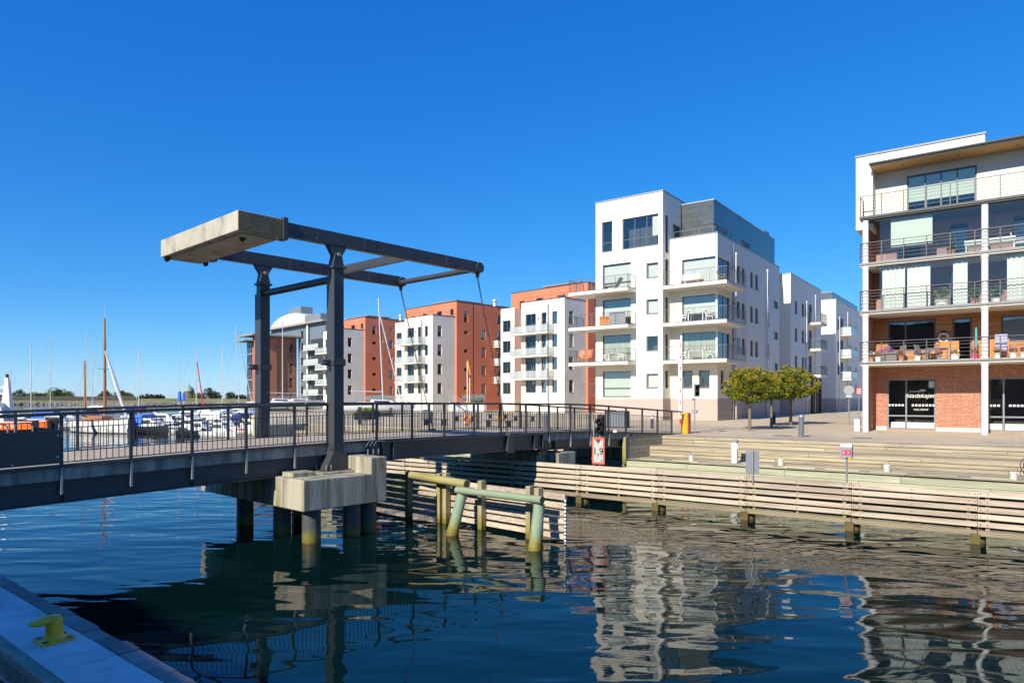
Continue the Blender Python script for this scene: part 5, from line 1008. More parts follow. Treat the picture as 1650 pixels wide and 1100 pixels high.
for k in range(3): O('white_line', MB().box(-.12, -.02, -.055, -.051, 2.12 + k * .12, 2.18 + k * .12).box(.02, .12, -.055, -.051, 2.12 + k * .12, 2.18 + k * .12), white_p, sp_)
e = E('waste_bin', FA.P(8.35, 8.75, 2.12), FA.r, 'white low bin behind the first white column of the brick building', 'bin'); O('bin_body', MB().box(-.15, .15, -.15, .15, 0, .7), white_p, e, bevel=.02); O('lid', MB().box(-.16, .16, -.16, .16, .7, .76), grey_p, e)
# ---------------------------------------------------------------- quay beyond the bridge
e = E('lifebuoy_post', (-2.86, 43.1, 2.12), rad(-36), 'lifebuoy stand with red and yellow floats and two upright boat hooks', 'lifebuoy stand'); O('post', MB().box(-.06, .06, -.04, .04, 0, 1.5), grey_p, e); O('lifebuoy', MB().ring((.14, -.1, .55), .26, .075, n=22, m=8), red_p, e, smooth=True)
for k in range(4): O('buoy_band', MB().ring((.14, -.1, .55), .26, .08, n=4, m=8, a0=k * 90 + 30, a1=k * 90 + 55), flat('yellow float', (.8, .55, .02), .5), e, smooth=True)
for k, h in ((0, 4.2), (.2, 3.2)): O('boat_hook', MB().tube([(.05 + k, 0, .3), (.05 + k, 0, h)], .03, 6), white_p, e)
O('orange_tip', MB().hexa([(.03, -.02, 4.3), (.1, -.02, 4.3), (.1, .02, 4.3), (.03, .02, 4.3), (.25, -.02, 3.4), (.33, -.02, 3.4), (.33, .02, 3.4), (.25, .02, 3.4)]), orange_p, e)
for k in range(4): O('yellow_band', MB().lathe([(.06, 1.6 + k * .35), (.06, 1.75 + k * .35)], (.05 + (k % 2) * .2, 0), 8), flat('yellow float', (.8, .55, .02), .5), e)
def bench(label, x, y, rz, L_=2.2):
    e = E('quay_bench', (x, y, 2.11), rz, label, 'bench', 'dark slatted benches on the quay'); 
    for i in range(4): O('seat_plank', MB().box(-L_ / 2, L_ / 2, -.22 + i * .115, -.12 + i * .115, .42, .47), timber_dark, e)
    for x_ in (-L_ / 2 + .2, L_ / 2 - .3): O('leg', MB().box(x_, x_ + .1, -.2, .2, 0, .42), black_p, e)
for lb, x, y in (('long dark bench left of the lifebuoy stand', -5.4, 47.8), ('long dark bench right of the lifebuoy stand', -.9, 45.2), ('dark bench farther back left of the lifebuoy stand', -3.9, 56.5), ('dark bench farther back, nearest the white block', 1.0, 56.0), ('dark bench far back toward the middle of the quay', -1.3, 62.0)): bench(lb, x, y, rad(-36))
for lb, x, y in (('grey litter bin nearest the bridge landing', 2.15, 43.2), ('grey litter bin far back behind the left chain', -7.6, 60.0), ('slate litter bin at the rear of the quay', -6.3, 52.0)):
    e = E('litter_bin', (x, y, 2.11), 0, lb, 'bin', 'litter bins on the quay'); O('bin_body', MB().lathe([(.24, 0), (.26, .8), (.22, .82)], n=16), boll_m, e, smooth=True); O('lid', MB().lathe([(.27, .82), (.27, .9), (.1, .96)], n=16), grey_p, e, smooth=True)
e = E('yellow_hydrant', (-.9, 50.5, 2.11), 0, 'small yellow hydrant on the quay behind the bridge railing', 'hydrant'); O('body', MB().lathe([(.14, 0), (.12, .6), (.16, .62), (.14, .8), (.03, .9)], n=14), yellow_p, e, smooth=True); O('nozzle', MB().tube([(-.25, 0, .5), (.25, 0, .5)], .06, 8), yellow_p, e)
e = E('cabinet', FA.P(-4.9, 4.6, 2.12), FA.r, 'dark louvred control cabinet behind the bridge end', 'cabinet'); O('carcass', MB().box(-.7, .7, -.3, .3, 0, 1.1), flat('dark cabinet paint', (.02, .022, .027), .5), e, bevel=.01)
for k in range(12): O('louvre', MB().box(-.66 + k * .11, -.6 + k * .11, -.32, -.3, .08, 1.02), grey_p, e)
e = E('bicycle', (-10.2, 48.2, 2.11), rad(60), 'dark bicycle leaning by the quay post', 'bicycle')
for x in (-.52, .52): wq = O('wheel', MB().ring((x, 0, .34), .33, .018, 'y', 22, 5), black_p, e); O('spokes', MB().bar((x - .32, 0, .34), (x + .32, 0, .34), .006).bar((x, 0, .02), (x, 0, .66), .006), steel_lt, wq)
O('frame', MB().tube([(-.52, 0, .34), (-.1, 0, .34), (.35, 0, .8), (-.18, 0, .82), (-.1, 0, .34)], .018, 6).tube([(-.52, 0, .34), (-.18, 0, .82)], .014, 6).tube([(.52, 0, .34), (.35, 0, .8), (.33, 0, .98)], .018, 6), navy, e); O('saddle', MB().box(-.33, -.08, -.06, .06, .92, .97), black_p, e, bevel=.02); O('handlebar', MB().tube([(.33, -.28, 1.0), (.36, 0, 1.02), (.33, .28, 1.0)], .014, 6), black_p, e)
e = E('bench_column', (-11.2, 50.2, 2.11), 0, 'dark service post beside the bicycle', 'post'); O('shaft', MB().box(-.12, .12, -.12, .12, 0, 1.25), black_p, e, bevel=.02); O('cap', MB().box(-.13, .13, -.13, .13, 1.25, 1.3), grey_p, e)
# low terrace walls with railings and hedges in front of the blocks
def terrace(label, p, q, h, hedge):
    p, q = Vector((*p, 2.1)), Vector((*q, 2.1)); d = q - p; L_ = d.length; e = E('terrace_wall', p, math.atan2(d.y, d.x), label, 'wall')
    O('wall', MB().box(0, L_, 0, .4, 0, h), conc_slab, e); m = MB(); railing(m, [(0, .2), (L_, .2)], h + .15, 1.0, 1.4); O('railing', m, steel_g, e); m = MB().bar((.05, .2, h + .65), (L_ - .05, .2, h + .65), .012, .75); O('railing_panel', m, glass_b, e)
    if hedge:
        hd = E('hedge', p + d * .3 + Vector((0, 0, h)), math.atan2(d.y, d.x), label.replace('low wall', 'bright green hedge').replace('railing', 'railing, growing'), 'hedge'); m = MB(); n = int(L_ * .5 * 60)
        for i in range(n): leaves(m, (rng.uniform(0, L_ * .45), rng.uniform(.45, 1.0), rng.uniform(.1, 1.05)), .12, .12, .12, 2, .12, rng, 0)
        O('foliage', m, leaf_h, hd); O('stems', MB().box(0, L_ * .45, .6, .9, 0, .7), leaf_d, hd)
    return e
terrace('low wall with glass railing between the two right hand terracotta blocks', (-7.5, 100), (-3.9, 95), 1.35, True)
terrace('low wall with glass railing left of the middle terracotta block', (-27.6, 121.5), (-19.5, 114), 1.35, True)
terrace('low wall with glass railing beside the brick and slate building', (-46.8, 136), (-38.9, 135.0), 1.35, False)
for lb, x, y in (('steel stair flight beside the middle terracotta block', -18.5, 111.0), ('steel stair flight between the right hand blocks', -9.2, 99.0)):
    e = E('stair', (x, y, 2.1), rad(-20), lb, 'stair')
    for i in range(8): O('tread', MB().box(i * .3, i * .3 + .3, 0, 1.6, .0, 1.4 - i * .17), conc_slab, e)
    for y_ in (0, 1.6): O('handrail', MB().bar((0, y_, 2.4), (2.4, y_, 1.2), .06).bar((0, y_, 1.4), (0, y_, 2.4), .05).bar((2.4, y_, .1), (2.4, y_, 1.2), .05), steel_lt, e)
# ---------------------------------------------------------------- near mooring bollard
e = E('mooring_bollard', (-5.13, 7.65, 1.302), FQ.r, 'yellow cast mooring bollard bolted to the shaded quay edge', 'mooring bollard'); e.scale = (.78, .78, .9)
O('base_plate', MB().prism([(-.19, -.21), (.19, -.21), (.22, -.18), (.22, .18), (.19, .21), (-.19, .21), (-.22, .18), (-.22, -.18)], 0, .025), yellow_p, e, bevel=.006)
O('post', MB().lathe([(.150, .02), (.118, .05), (.108, .1), (.104, .18), (.106, .23), (.098, .275), (.07, .30), (.0, .305)], n=24), yellow_p, e, smooth=True)
hd = MB(); n = 12; prof_ = [(.05, .10, .225, .30), (-.03, .105, .215, .315), (-.12, .11, .205, .312), (-.2, .10, .205, .295), (-.27, .075, .215, .275), (-.305, .03, .232, .255)]
i0 = 0
for (x, hw, zb, zt) in prof_:
    for j in range(n):
        t = 2 * math.pi * j / n; hd.v.append((x, hw * math.cos(t), (zb + zt) / 2 + (zt - zb) / 2 * math.sin(t)))
for k in range(len(prof_) - 1):
    for j in range(n): hd.f.append((k * n + j, k * n + (j + 1) % n, (k + 1) * n + (j + 1) % n, (k + 1) * n + j))
hd.f.append(tuple(range(n))); hd.f.append(tuple(range(len(prof_) * n - 1, (len(prof_) - 1) * n - 1, -1)))
O('horn', hd, yellow_p, e, smooth=True)
for x in (-.15, .15):
    for y_ in (-.14, .14): O('bolt_hole', MB().lathe([(.045, .0255), (.045, .029)], (x, y_), 14), black_p, e)
tag(O('survey_mark', MB().lathe([(.035, 0), (.03, .008)], n=12), steel_lt, None, FQ.P(-.5, -4.9, 1.303)), 'small round metal marker set in the quay concrete', 'marker')
# ---------------------------------------------------------------- unseen building added behind the photographer to shade the quay
bb = E('shade_building', FS.P(-30, -31, .98), FS.r, 'long plain brick building added unseen behind the photographer to shade the quay', 'building')
ops = [(3 + i * 4.2, 5.2 + i * 4.2, z, z + 1.7) for i in range(7) for z in (1.2, 4.6, 8.0)]
m = MB(); facade(m, 32, 0, 13.0, ops, .2, lambda x, d, z: (-d, x, z)); m.quad((-14, 0, 0), (0, 0, 0), (0, 0, 13), (-14, 0, 13)); m.quad((-14, 32, 0), (0, 32, 0), (0, 32, 13), (-14, 32, 13)); m.quad((-14, 0, 0), (-14, 32, 0), (-14, 32, 13), (-14, 0, 13)); m.quad((-14, 0, 13), (0, 0, 13), (0, 32, 13), (-14, 32, 13)); O('wall', m, brick2, bb); O('roof_edge', MB().box(-14.1, .12, -.1, 32.1, 13.0, 13.3), darktrim, bb); O('inner_wall', MB().box(-13, -1.2, 1, 31, .1, 12.8), interior, bb)
for o in ops: side_win(bb, 0, o, dep=.2, mull=(.5,))

for lb, a, b in (('orange leaf drifting on the water nearest the fender wall', 4.6, -13.9), ('orange leaf drifting just left of the other', 4.2, -14.4), ('pale scrap floating before the long fender wall', 7.4, -14.0)):
    e = tag(O('floating_leaf', MB().quad((-.12, 0, .012), (-.03, -.06, .02), (.13, 0, .03), (.02, .07, .02)).quad((-.12, 0, .011), (-.03, -.06, .014), (.13, 0, .012), (.02, .07, .014)), leaf_o if 'orange' in lb else white_p, None, FA.P(a, b, 0)), lb, 'leaf')
# ---------------------------------------------------------------- boats
def hull_pts(L_, B, h, fine=2.0, transom=.82, n=12):
    R = []
    for i in range(n + 1):
        t = i / n; hb = B / 2 * (transom + (1 - transom) * math.sin(min(t / .45, 1) * math.pi / 2)) if t < .45 else B / 2 * (1 - ((t - .45) / .55) ** fine)
        hb = max(hb, .015); z = h * (1 + .28 * max(0, (t - .4) / .6) ** 2 + .06 * (1 - t)); x = -L_ / 2 + L_ * t; k = .06 * L_ * t * t
        R.append([(x + k * .9, -hb, z), (x + k * .5, -hb * .93, z * .45), (x, -hb * .72, 0), (x - k * .2, 0, -.35), (x, hb * .72, 0), (x + k * .5, hb * .93, z * .45), (x + k * .9, hb, z)])
    return R
def hull(mb, *a, **k):
    R = hull_pts(*a, **k); i0 = len(mb.v)
    for r_ in R: mb.v += r_
    for i in range(len(R) - 1):
        for j in range(6): mb.f.append((i0 + i * 7 + j, i0 + i * 7 + j + 1, i0 + (i + 1) * 7 + j + 1, i0 + (i + 1) * 7 + j))
        mb.f.append((i0 + i * 7 + 6, i0 + i * 7, i0 + (i + 1) * 7, i0 + (i + 1) * 7 + 6))
    mb.f.append(tuple(range(i0, i0 + 7))); return R
def rigging(e, mast_x, z0, ztop, bow, stern, B, mat, spreader=True):
    m = MB()
    for q in ((bow, 0, z0), (stern, 0, z0), (mast_x - .15, B * .45, z0), (mast_x - .15, -B * .45, z0)): m.tube([(mast_x, 0, ztop), q], .007, 3)
    O('rigging', m, steel_lt, e)
    if spreader: O('spreader', MB().bar((mast_x, -.75, lerp(z0, ztop, .6)), (mast_x, .75, lerp(z0, ztop, .6)), .05), mat, e)
def sailboat(label, x, y, rz, L_, mast_h, cover=None, hullm=None, mastm=None, lean=0, stripe=None):
    B = L_ * .31; h = L_ * .105; e = E('sailing_boat', (x, y, 0), rz, label, 'sailing boat', 'sailing boats in the marina')
    O('hull', (lambda m: (hull(m, L_, B, h), m)[1])(MB()), hullm or gel, e, smooth=True)
    c_ = O('cabin', MB().hexa([(-.1 * L_, -B * .3, h), (.28 * L_, -B * .16, h), (.28 * L_, B * .16, h), (-.1 * L_, B * .3, h), (-.08 * L_, -B * .25, h + .5), (.2 * L_, -B * .14, h + .38), (.2 * L_, B * .14, h + .38), (-.08 * L_, B * .25, h + .5)]), gel, e, bevel=.05)
    for s in (-1, 1): O('cabin_window', MB().bar((-.05 * L_, s * B * .29, h + .27), (.16 * L_, s * B * .205, h + .23), .02, .16), black_p, c_)
    mx = .08 * L_; O('mast', MB().tube([(mx, 0, h), (mx + lean, 0, h + mast_h)], [.075, .05], 8), mastm or mastalu, e, smooth=True)
    O('boom', MB().tube([(mx, 0, h + 1.3), (-.38 * L_, 0, h + 1.35)], .05, 6), mastalu, e)
    if cover: O('sail_cover', MB().tube([(mx, 0, h + 1.5), (mx - .15 * L_, 0, h + 1.5), (-.36 * L_, 0, h + 1.45)], [.2, .17, .1], 8), cover, e, smooth=True)
    rigging(e, mx, h, h + mast_h * .98, .5 * L_, -.48 * L_, B, mastalu)
    m = MB(); railing(m, [(-.45 * L_, -B * .36), (.2 * L_, -B * .42), (.47 * L_, 0), (.2 * L_, B * .42), (-.45 * L_, B * .36)], h + .15, .55, 1.4, pw=.025); O('guard_rail', m, steel_lt, e); return e
def motorboat(label, x, y, rz, L_, canopy, hullm=None, cab=True, stripe=None, kind='motor boat'):
    B = L_ * .36; h = L_ * .13; e = E('motor_boat', (x, y, 0), rz, label, 'motor boat', 'motor boats in the marina')
    O('hull', (lambda m: (hull(m, L_, B, h, fine=1.7, transom=.92), m)[1])(MB()), hullm or gel, e, smooth=True)
    if stripe: O('hull_stripe', MB().bar((-.47 * L_, -B * .475, h * .8), (.1 * L_, -B * .505, h * .85), .03, .14).bar((-.47 * L_, B * .475, h * .8), (.1 * L_, B * .505, h * .85), .03, .14), stripe, e)
    hc = .95 if cab else .5
    c_ = O('cabin', MB().hexa([(-.12 * L_, -B * .38, h * .95), (.3 * L_, -B * .24, h), (.3 * L_, B * .24, h), (-.12 * L_, B * .38, h * .95), (-.1 * L_, -B * .32, h + hc), (.12 * L_, -B * .26, h + hc), (.12 * L_, B * .26, h + hc), (-.1 * L_, B * .32, h + hc)]), gel, e, bevel=.06)
    for s in (-1, 1): O('side_window', MB().bar((-.09 * L_, s * B * .365, h + hc * .62), (.12 * L_, s * B * .30, h + hc * .62), .05, hc * .35), black_p, c_)
    O('windscreen', MB().bar((.145 * L_, -B * .22, h + hc * .72), (.145 * L_, B * .22, h + hc * .72), .14, hc * .4), black_p, c_)
    if canopy: O('canopy', MB().hexa([(-.46 * L_, -B * .42, h), (-.1 * L_, -B * .42, h), (-.1 * L_, B * .42, h), (-.46 * L_, B * .42, h), (-.38 * L_, -B * .34, h + 1.25), (-.06 * L_, -B * .36, h + 1.45), (-.06 * L_, B * .36, h + 1.45), (-.38 * L_, B * .34, h + 1.25)]), canopy, e, bevel=.1)
    O('outboard', MB().box(-.54 * L_, -.47 * L_, -.18, .18, .25, h + .35), black_p, e, bevel=.05)
    m = MB(); railing(m, [(0, -B * .46), (.3 * L_, -B * .36), (.49 * L_, 0), (.3 * L_, B * .36), (0, B * .46)], h + .1, .5, 1.2, pw=.025); O('guard_rail', m, steel_lt, e)
    O('aerial', MB().tube([(-.05 * L_, 0, h + hc), (-.12 * L_, .1, h + hc + 1.6)], .012, 4), white_p, e); return e
# white wooden ketch
e = E('wooden_ketch', (-48.5, 80.4, 0), rad(-30), 'white wooden two masted yacht with varnished masts', 'sailing boat'); L_, B, h = 10.5, 3.3, 1.35
O('hull', (lambda m: (hull(m, L_, B, h, fine=1.8, transom=.45), m)[1])(MB()), gel, e, smooth=True)
m = MB(); R = hull_pts(L_, B, h, 1.8, .45)
for s in (0, 6): m.tube([(r_[s][0], r_[s][1], r_[s][2] + .04) for r_ in R], .06, 6)
O('rubbing_rail', m, woodmast, e); m = MB()
for s in (2, 4): m.tube([(r_[s][0], r_[s][1] * 1.04, .06) for r_ in R], .05, 5)
O('boot_stripe', m, flat('dark boot top', (.08, .02, .015), .5), e)
O('deckhouse', MB().hexa([(-2.2, -.9, h), (1.6, -.75, h), (1.6, .75, h), (-2.2, .9, h), (-2.1, -.8, h + .65), (1.4, -.65, h + .6), (1.4, .65, h + .6), (-2.1, .8, h + .65)]), woodmast, e, bevel=.04); O('spray_hood', MB().hexa([(-2.6, -.9, h + .5), (-1.4, -.85, h + .5), (-1.4, .85, h + .5), (-2.6, .9, h + .5), (-2.5, -.7, h + 1.45), (-1.8, -.7, h + 1.35), (-1.8, .7, h + 1.35), (-2.5, .7, h + 1.45)]), navy, e, bevel=.1)
O('main_mast', MB().tube([(1.0, 0, h), (.95, 0, 9.3), (.92, 0, 13.4)], [.17, .14, .09], 10), woodmast, e, smooth=True); O('mast_aerial', MB().tube([(.92, 0, 13.4), (.92, 0, 14.8)], .03, 5), mastalu, e); O('mizzen_mast', MB().tube([(-3.2, 0, h), (-3.3, 0, 8.6)], [.13, .08], 10), woodmast, e, smooth=True)
O('boom', MB().tube([(.9, 0, 2.7), (-2.7, 0, 2.8)], .09, 8), woodmast, e); O('furled_sail', MB().tube([(.8, 0, 2.95), (-1.2, .02, 3.0), (-2.6, 0, 2.95)], [.2, .2, .1], 8), cream, e, smooth=True); O('rolled_jib', MB().tube([(1.0, 0, 9.6), (3.2, 0, 5.6), (5.35, 0, 1.9)], [.08, .22, .14], 8), flat('pale grey sailcloth', (.5, .51, .53), .8), e, smooth=True)
rigging(e, 1.0, h, 11.5, 5.4, -5.0, B, woodmast); rigging(e, -3.25, h, 8.4, 1.0, -5.1, B, woodmast, False)
m = MB(); railing(m, [(-4.8, -.9), (0, -1.5), (3.2, -1.1), (5.3, 0)], h + .2, .6, 1.5, pw=.025); O('guard_rail', m, steel_lt, e)
# rescue boat
e = E('rescue_boat', (-54.0, 72.0, 0), rad(4), 'orange sided rescue boat with a white wheelhouse and short white mast', 'rescue boat')
O('hull', (lambda m: (hull(m, 11, 3.6, 1.5, fine=2.4, transom=.95), m)[1])(MB()), flat('dark grey hull', (.05, .05, .06), .5), e, smooth=True)
for s in (-1, 1): O('side_tube', MB().box(-5.4, 4.4, s * 1.8 - .16, s * 1.8 + .16, .75, 1.65), rescue, e, bevel=.1)
O('stern_tube', MB().box(4.35, 5.3, -.9, .9, .8, 1.75), rescue, e, bevel=.15); O('side_text', text_mesh('RC-AT A/V', .62, 0, .004, .008), white_p, e, (1.2, -1.965, .97))
O('wheelhouse', MB().hexa([(-3.5, -1.2, 1.5), (1.2, -1.2, 1.5), (1.2, 1.2, 1.5), (-3.5, 1.2, 1.5), (-3.2, -1.0, 3.6), (.6, -1.0, 3.6), (.6, 1.0, 3.6), (-3.2, 1.0, 3.6)]), gel, e, bevel=.06); O('wheelhouse_window', MB().box(-2.8, .6, -1.13, -1.08, 2.5, 3.2), black_p, e)
O('mast', MB().hexa([(.2, -.4, 1.9), (1.3, -.4, 1.9), (1.3, .4, 1.9), (.2, .4, 1.9), (.55, -.15, 6.2), (.9, -.15, 6.2), (.9, .15, 6.2), (.55, .15, 6.2)]), gel, e, bevel=.04); O('radar', MB().lathe([(.5, 5.3), (.55, 5.45), (.4, 5.6)], (-1.3, 0), 14), black_p, e); O('radar_arm', MB().bar((-1.6, 0, 5.2), (.6, 0, 5.2), .12), gel, e); O('masthead_lamp', MB().lathe([(.14, 6.2), (.16, 6.5), (.05, 6.6)], (.73, 0), 10), black_p, e); O('yard', MB().bar((-4, 0, 4.5), (.5, 0, 4.5), .14), gel, e)
# marina boats
D = math.degrees
sb = [('pale sailing boat far left with a slim tall mast', -74, 104, 1.2, 9, 11.5, None), ('sailing boat with a bare mast left of the wooden yacht', -86, 126, 1.0, 9, 14.5, None), ('white sailing boat behind the wooden yacht with two close masts', -82, 130, .4, 10, 15.5, None), ('sailing boat with a short grey mast beside the mizzen', -72, 116, .9, 8, 11.0, None), ('sailing boat right of the wooden yacht with a grey mast', -60, 108.5, 1.1, 9, 11.0, bluec), ('sailing boat with a bright blue sail cover on its boom', -47.2, 95.3, .6, 9, 10.8, bluec), ('small sailing boat right of the blue covered boom', -54, 111, .8, 7.5, 8.6, None), ('sailing boat with a bright red rolled foresail', -47, 100, .7, 9, 10.5, red_p), ('sailing boat with a bare white mast at the middle of the marina', -49.5, 115, .9, 9, 11.8, None), ('sailing boat with a leaning rig nearest the brick building', -50.5, 125, 1.2, 10, 16.5, None), ('dark hulled sailing boat at the end of the left pontoon', -100, 135, .7, 8.5, 9, navy)]
for i, (lb, x, y, rz, l_, mh, cv) in enumerate(sb): 
    e = sailboat(lb, x, y, rz, l_, mh, cv, lean=-.9 if 'leaning' in lb else 0)
    if 'red rolled' in lb: O('rolled_jib', MB().tube([(.8, 0, 9.5), (1.9, 0, 1.2)], [.07, .1], 8), red_p, e, smooth=True)
    if 'leaning' in lb: O('rolled_jib', MB().tube([(.2, 0, 16.5), (4.6, 0, 1.3)], [.07, .12], 8), mastalu, e, smooth=True)
    if 'blue covered' in lb or 'bright blue' in lb: O('mast_cover', MB().lathe([(.25, 3.6), (.22, 5.0)], (.08 * l_, 0), 8), bluec, e)
mbts = [('open motor boat with a big blue canvas canopy right of the wooden yacht', -41.5, 78.5, -.5, 6.2, bluec, black_p, None), ('white cabin cruiser behind the blue canopied boat', -41, 85, -.35, 7.5, None, None, navy), ('white motor boat with a navy stripe in the front row', -35.5, 76, -.6, 6.5, None, None, navy), ('white motor boat with a red stripe at the centre of the front row', -33.2, 78.5, -.7, 6, None, None, red_p), ('dark hulled dinghy with an outboard in the front row', -33.5, 73.0, -.2, 4.6, None, black_p, None), ('small white dinghy close to the quay corner', -30.6, 71.5, -.3, 4.2, None, None, None), ('white cabin boat with a cream canopy in the second row', -38, 92, -.4, 7.5, cream, None, None), ('white cabin boat with plain sides in the second row', -35, 89, -.5, 7, None, None, None), ('white cruiser with a blue stripe in the second row', -31.8, 84.5, -.5, 7, None, None, bluec), ('white motor boat with a navy canopy nearest the far mast', -30.6, 79.5, -.6, 6.2, navy, None, None), ('white cruiser in the third row left of the far mast', -38.5, 101, -.3, 8.5, None, None, navy), ('white cabin boat in the third row by the quay', -36.5, 97, -.3, 7.5, None, None, red_p), ('broad white cruiser in the third row at the left', -49, 104, -.3, 9, None, None, None), ('white cruiser with a blue canopy far left on the open water', -66, 100, .2, 8, bluec, None, None), ('motor boat with a navy canopy beyond the wooden yacht', -64, 120, .2, 8, navy, None, None), ('small white boat beyond the rescue boat', -59, 88, .1, 7, None, None, bluec), ('white cabin boat in the far row by the quay wall', -45, 116, -.3, 8, None, None, navy), ('white motor cruiser far back near the brick building', -52, 131, -.3, 9, None, None, None)]
mbts += [('white cruiser with a dark windscreen behind the blue canopied boat', -43.5, 90, -.4, 7.5, None, None, None), ('low white sports boat in the front row beside the dark dinghy', -37.2, 80.5, -.5, 6.2, None, None, bluec), ('white cabin boat with a red stripe in the second row', -40.5, 96, -.4, 7.5, None, None, red_p), ('white cruiser with a cream canopy in the third row', -43.5, 101, -.4, 8, cream, None, None), ('white boat with a blue canopy in the third row nearest the quay', -34.2, 93.5, -.4, 7, bluec, None, None), ('open white boat at the quay corner beside the far mast', -29.2, 76.5, -.6, 5.5, None, None, red_p), ('large white cruiser far back in the middle of the marina', -47, 111, -.3, 9.5, None, None, navy), ('white cabin boat far back with a blue stripe', -42, 108, -.3, 8.5, None, None, bluec), ('white cruiser left of the blue canopied boat\'s stern', -47.5, 93, -.2, 8, None, None, None)]
for lb, x, y, rz, l_, cv, hm, sp_ in mbts: motorboat(lb, x, y, rz, l_, cv, hm, True, sp_)
# yachts laid up on the quay in front of the blocks
def laid_up(label, x, y, rz, L_, mh, lean):
    e = sailboat(label, x, y, rz, L_, mh, None, lean=lean); e.location.z = 2.65; e['group'] = 'yachts laid up on the quay'
    O('cradle', MB().box(-1.5, 1.5, -.9, .9, -.54, -.3).box(-1.4, -1.2, -1.0, -.85, -.54, .4).box(1.2, 1.4, -1.0, -.85, -.54, .4), steel, e); return e
e = laid_up('white yacht with a tall mast laid up on the quay behind the near mast', -14.2, 72, .3, 7.5, 11.2, -.5); O('spare_boom', MB().tube([(.3, 0, 10), (2.6, 0, .8)], .07, 6), mastalu, e)
laid_up('yacht laid up by the brick wall with a tall white mast', -34.5, 100.5, .4, 8.5, 12.0, 0); laid_up('yacht laid up between the brick building and the near mast', -33.2, 105, .5, 8, 7.6, 0)
e = E('boat_planter', (-13.2, 62, 2.1), .4, 'dark boat shaped planter overflowing with green plants', 'planter'); O('hull', (lambda m: (hull(m, 2.2, .95, .62), m)[1])(MB()), black_p, e, smooth=True); m = MB(); leaves(m, (0, 0, .82), .95, .36, .28, 340, .1, rng, 0); O('foliage', m, leaf_h, e); O('cradle', MB().box(-.5, .5, -.2, .2, 0, .2), timber_dark, e)
# mooring posts standing in the water left of the pier
for lb, x, y in (('pair of old mooring piles under the bridge, left one', -23.0, 45), ('pair of old mooring piles under the bridge, right one', -21.5, 45.3), ('lone mooring pile in the water beyond the pier', -19.6, 46)):
    e = E('mooring_pile', (x, y, 0), 0, lb, 'pile', 'mooring piles'); O('shaft', MB().tube([(0, 0, -2), (0, 0, .9)], .2, 12), timber_moss, e, smooth=True); O('algae_band', MB().lathe([(.22, -.3), (.225, .1), (.205, .35)], n=12), pile_algae, e)
# ---------------------------------------------------------------- far shore
def shore_strip(name, pts, mat, kind='structure'):
    m = MB(); 
    for (p, q) in zip(pts[:-1], pts[1:]): m.quad(*[p[0], q[0], q[1], p[1]])
    return tag(O(name, m, mat), kind=kind)
xs = [-1400 + i * 40 for i in range(36)]
r5 = random.Random(5); prof = {}
def shore_rows(f): return [tuple(f(x)) for x in xs]
jit = {x: r5.uniform(-4, 4) for x in xs}; tz = {x: 4.0 + r5.uniform(-.3, .5) for x in xs}
shore_strip('shore_rocks', shore_rows(lambda x: ((x, 440 + jit[x], -1), (x, 446 + jit[x], 1.3))), rockm)
shore_strip('grass_bank', shore_rows(lambda x: ((x, 446 + jit[x], 1.3), (x, 470, 2.3))), grass_m)
shore_strip('grass_rise', shore_rows(lambda x: ((x, 470, 2.3), (x, 505, tz[x]))), grass_m)
shore_strip('far_ground', shore_rows(lambda x: ((x, 505, tz[x]), (x, 900, 4.2))), grass_m)
sr = random.Random(11); m = MB()
for i in range(900):
    x = sr.uniform(-560, -140); y = 441 + sr.uniform(0, 6); s = sr.uniform(.3, .9); z = .2 + (y - 441) * .2; m.hexa([(x + dx * s * sr.uniform(.7, 1.2), y + dy * s * sr.uniform(.7, 1.2), z + dz * s * sr.uniform(.6, 1)) for dz in (-.4, .7) for dx, dy in ((-1, -1), (1, -1), (1, 1), (-1, 1))])
tag(O('shore_boulders', m, rockm), 'grey boulders along the far shoreline', 'rocks', kind='stuff')
e = E('shore_wall', (-372, 478, 2.3), 0, 'long low dark wall on the far grassy bank', 'wall'); O('wall', MB().box(-180, 108, 0, 1, 0, 3.0), flat('dark stone wall', (.055, .05, .045), .9), e); O('wall_top', MB().box(-180, 108, -.1, 1.1, 3.0, 3.2), rockm, e)
e = E('round_tower', (-246, 520, 3.8), 0, 'round stone tower with a pale green dome on the far shore', 'tower'); O('drum', MB().lathe([(4.0, 0), (3.8, 5.4), (4.1, 5.5), (4.1, 5.9)], n=28), M('tower stone', (.2, .15, .12), .9, (.14, .105, .09), 1), e, smooth=True); O('dome', MB().lathe([(3.6, 5.9), (3.4, 7.2), (2.6, 8.6), (1.4, 9.5), (.3, 9.9)], n=28), M('verdigris copper', (.24, .36, .28), .6, (.2, .31, .25), 1), e, smooth=True); O('finial', MB().lathe([(.6, 9.8), (.6, 10.6), (.1, 11.1)], n=10), M('verdigris copper', (.24, .36, .28), .6), e)
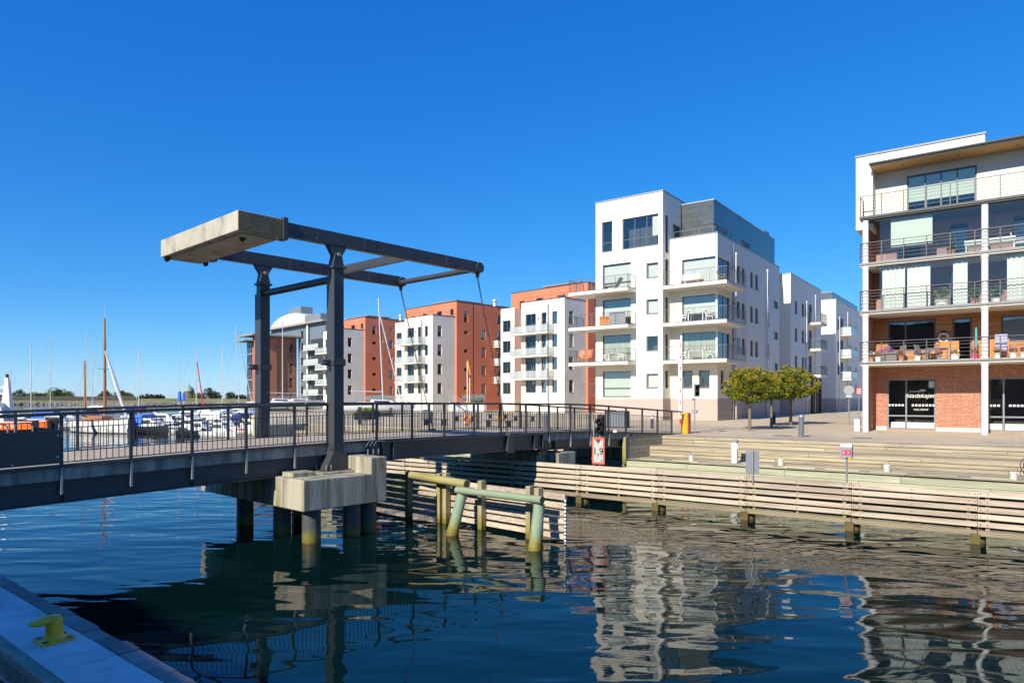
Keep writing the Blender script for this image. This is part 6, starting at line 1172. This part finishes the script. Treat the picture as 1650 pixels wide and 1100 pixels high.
def far_tree(label, x, y, w_, h, seed):
    r_ = random.Random(seed); e = E('shore_tree', (x, y, 3.6), 0, label, 'tree', 'trees and bushes on the far shore'); O('trunk', MB().tube([(0, 0, -.6), (.1, 0, h * .45), (.3, .1, h * .7)], [.35, .25, .1], 6), bark, e); m = MB()
    for k in range(int(24 + w_ * 7)):
        a = r_.uniform(0, 6.28); q = math.sqrt(r_.random()); p = (math.cos(a) * q * w_ * .5, math.sin(a) * q * w_ * .3, h * (.05 + .85 * r_.random() * (1 - .5 * q * q))); c = r_.uniform(.5, 1.1) * min(1.3, h / 6 + .3); leaves(m, p, c * 1.2, c * 1.2, c * .8, 26, .34, r_, .1)
    O('crown', m, r_.choice((leaf_d, leaf_d, leaf_g)), e)
ft = [(-392, 'dark bush at the far left edge'), (-352, 'leafless looking bush left of the white mast'), (-330, 'low bushes left of the round dense tree'), (-322, 'low bush in front of the long dark wall'), (-286, 'dense round tree left of the pale mast'), (-276, 'second dense round tree just right of the first'), (-262, 'pale bush standing before the wall'), (-222, 'low tree behind the wooden yacht'), (-206, 'low tree right of the wooden main mast'), (-196, 'dark bush right of the rolled sail')]
wid = [10, 9, 12, 8, 13, 12, 9, 10, 11, 9]; hts = [7, 8, 6, 5, 9.5, 9, 6.5, 7, 7.5, 6]
for i, ((px_, lb), w_, h) in enumerate(zip([(8, ft[0][1]), (32, ft[1][1]), (52, ft[2][1]), (66, ft[3][1]), (86, ft[4][1]), (97, ft[5][1]), (110, ft[6][1]), (170, ft[7][1]), (196, ft[8][1]), (206, ft[9][1])], wid, hts)): far_tree(lb, (px_ - 825) / 1100 * 500, 500, w_, h, i + 20)
for i, (px_, lb, w_, h) in enumerate(((240, 'broad low bushes left of the round tower', 16, 4.5), (256, 'low bush nearer the round tower', 10, 4), (318, 'low tree just right of the round tower', 9, 5.5), (337, 'tall spreading tree right of the round tower', 11, 10), (348, 'rounded tree beside the tall spreading one', 8, 7), (372, 'small dark bush near the brick building', 7, 6), (388, 'low bush beside the brick building', 8, 4))): far_tree(lb, (px_ - 825) / 1100 * 510, 510, w_, h, i + 60)
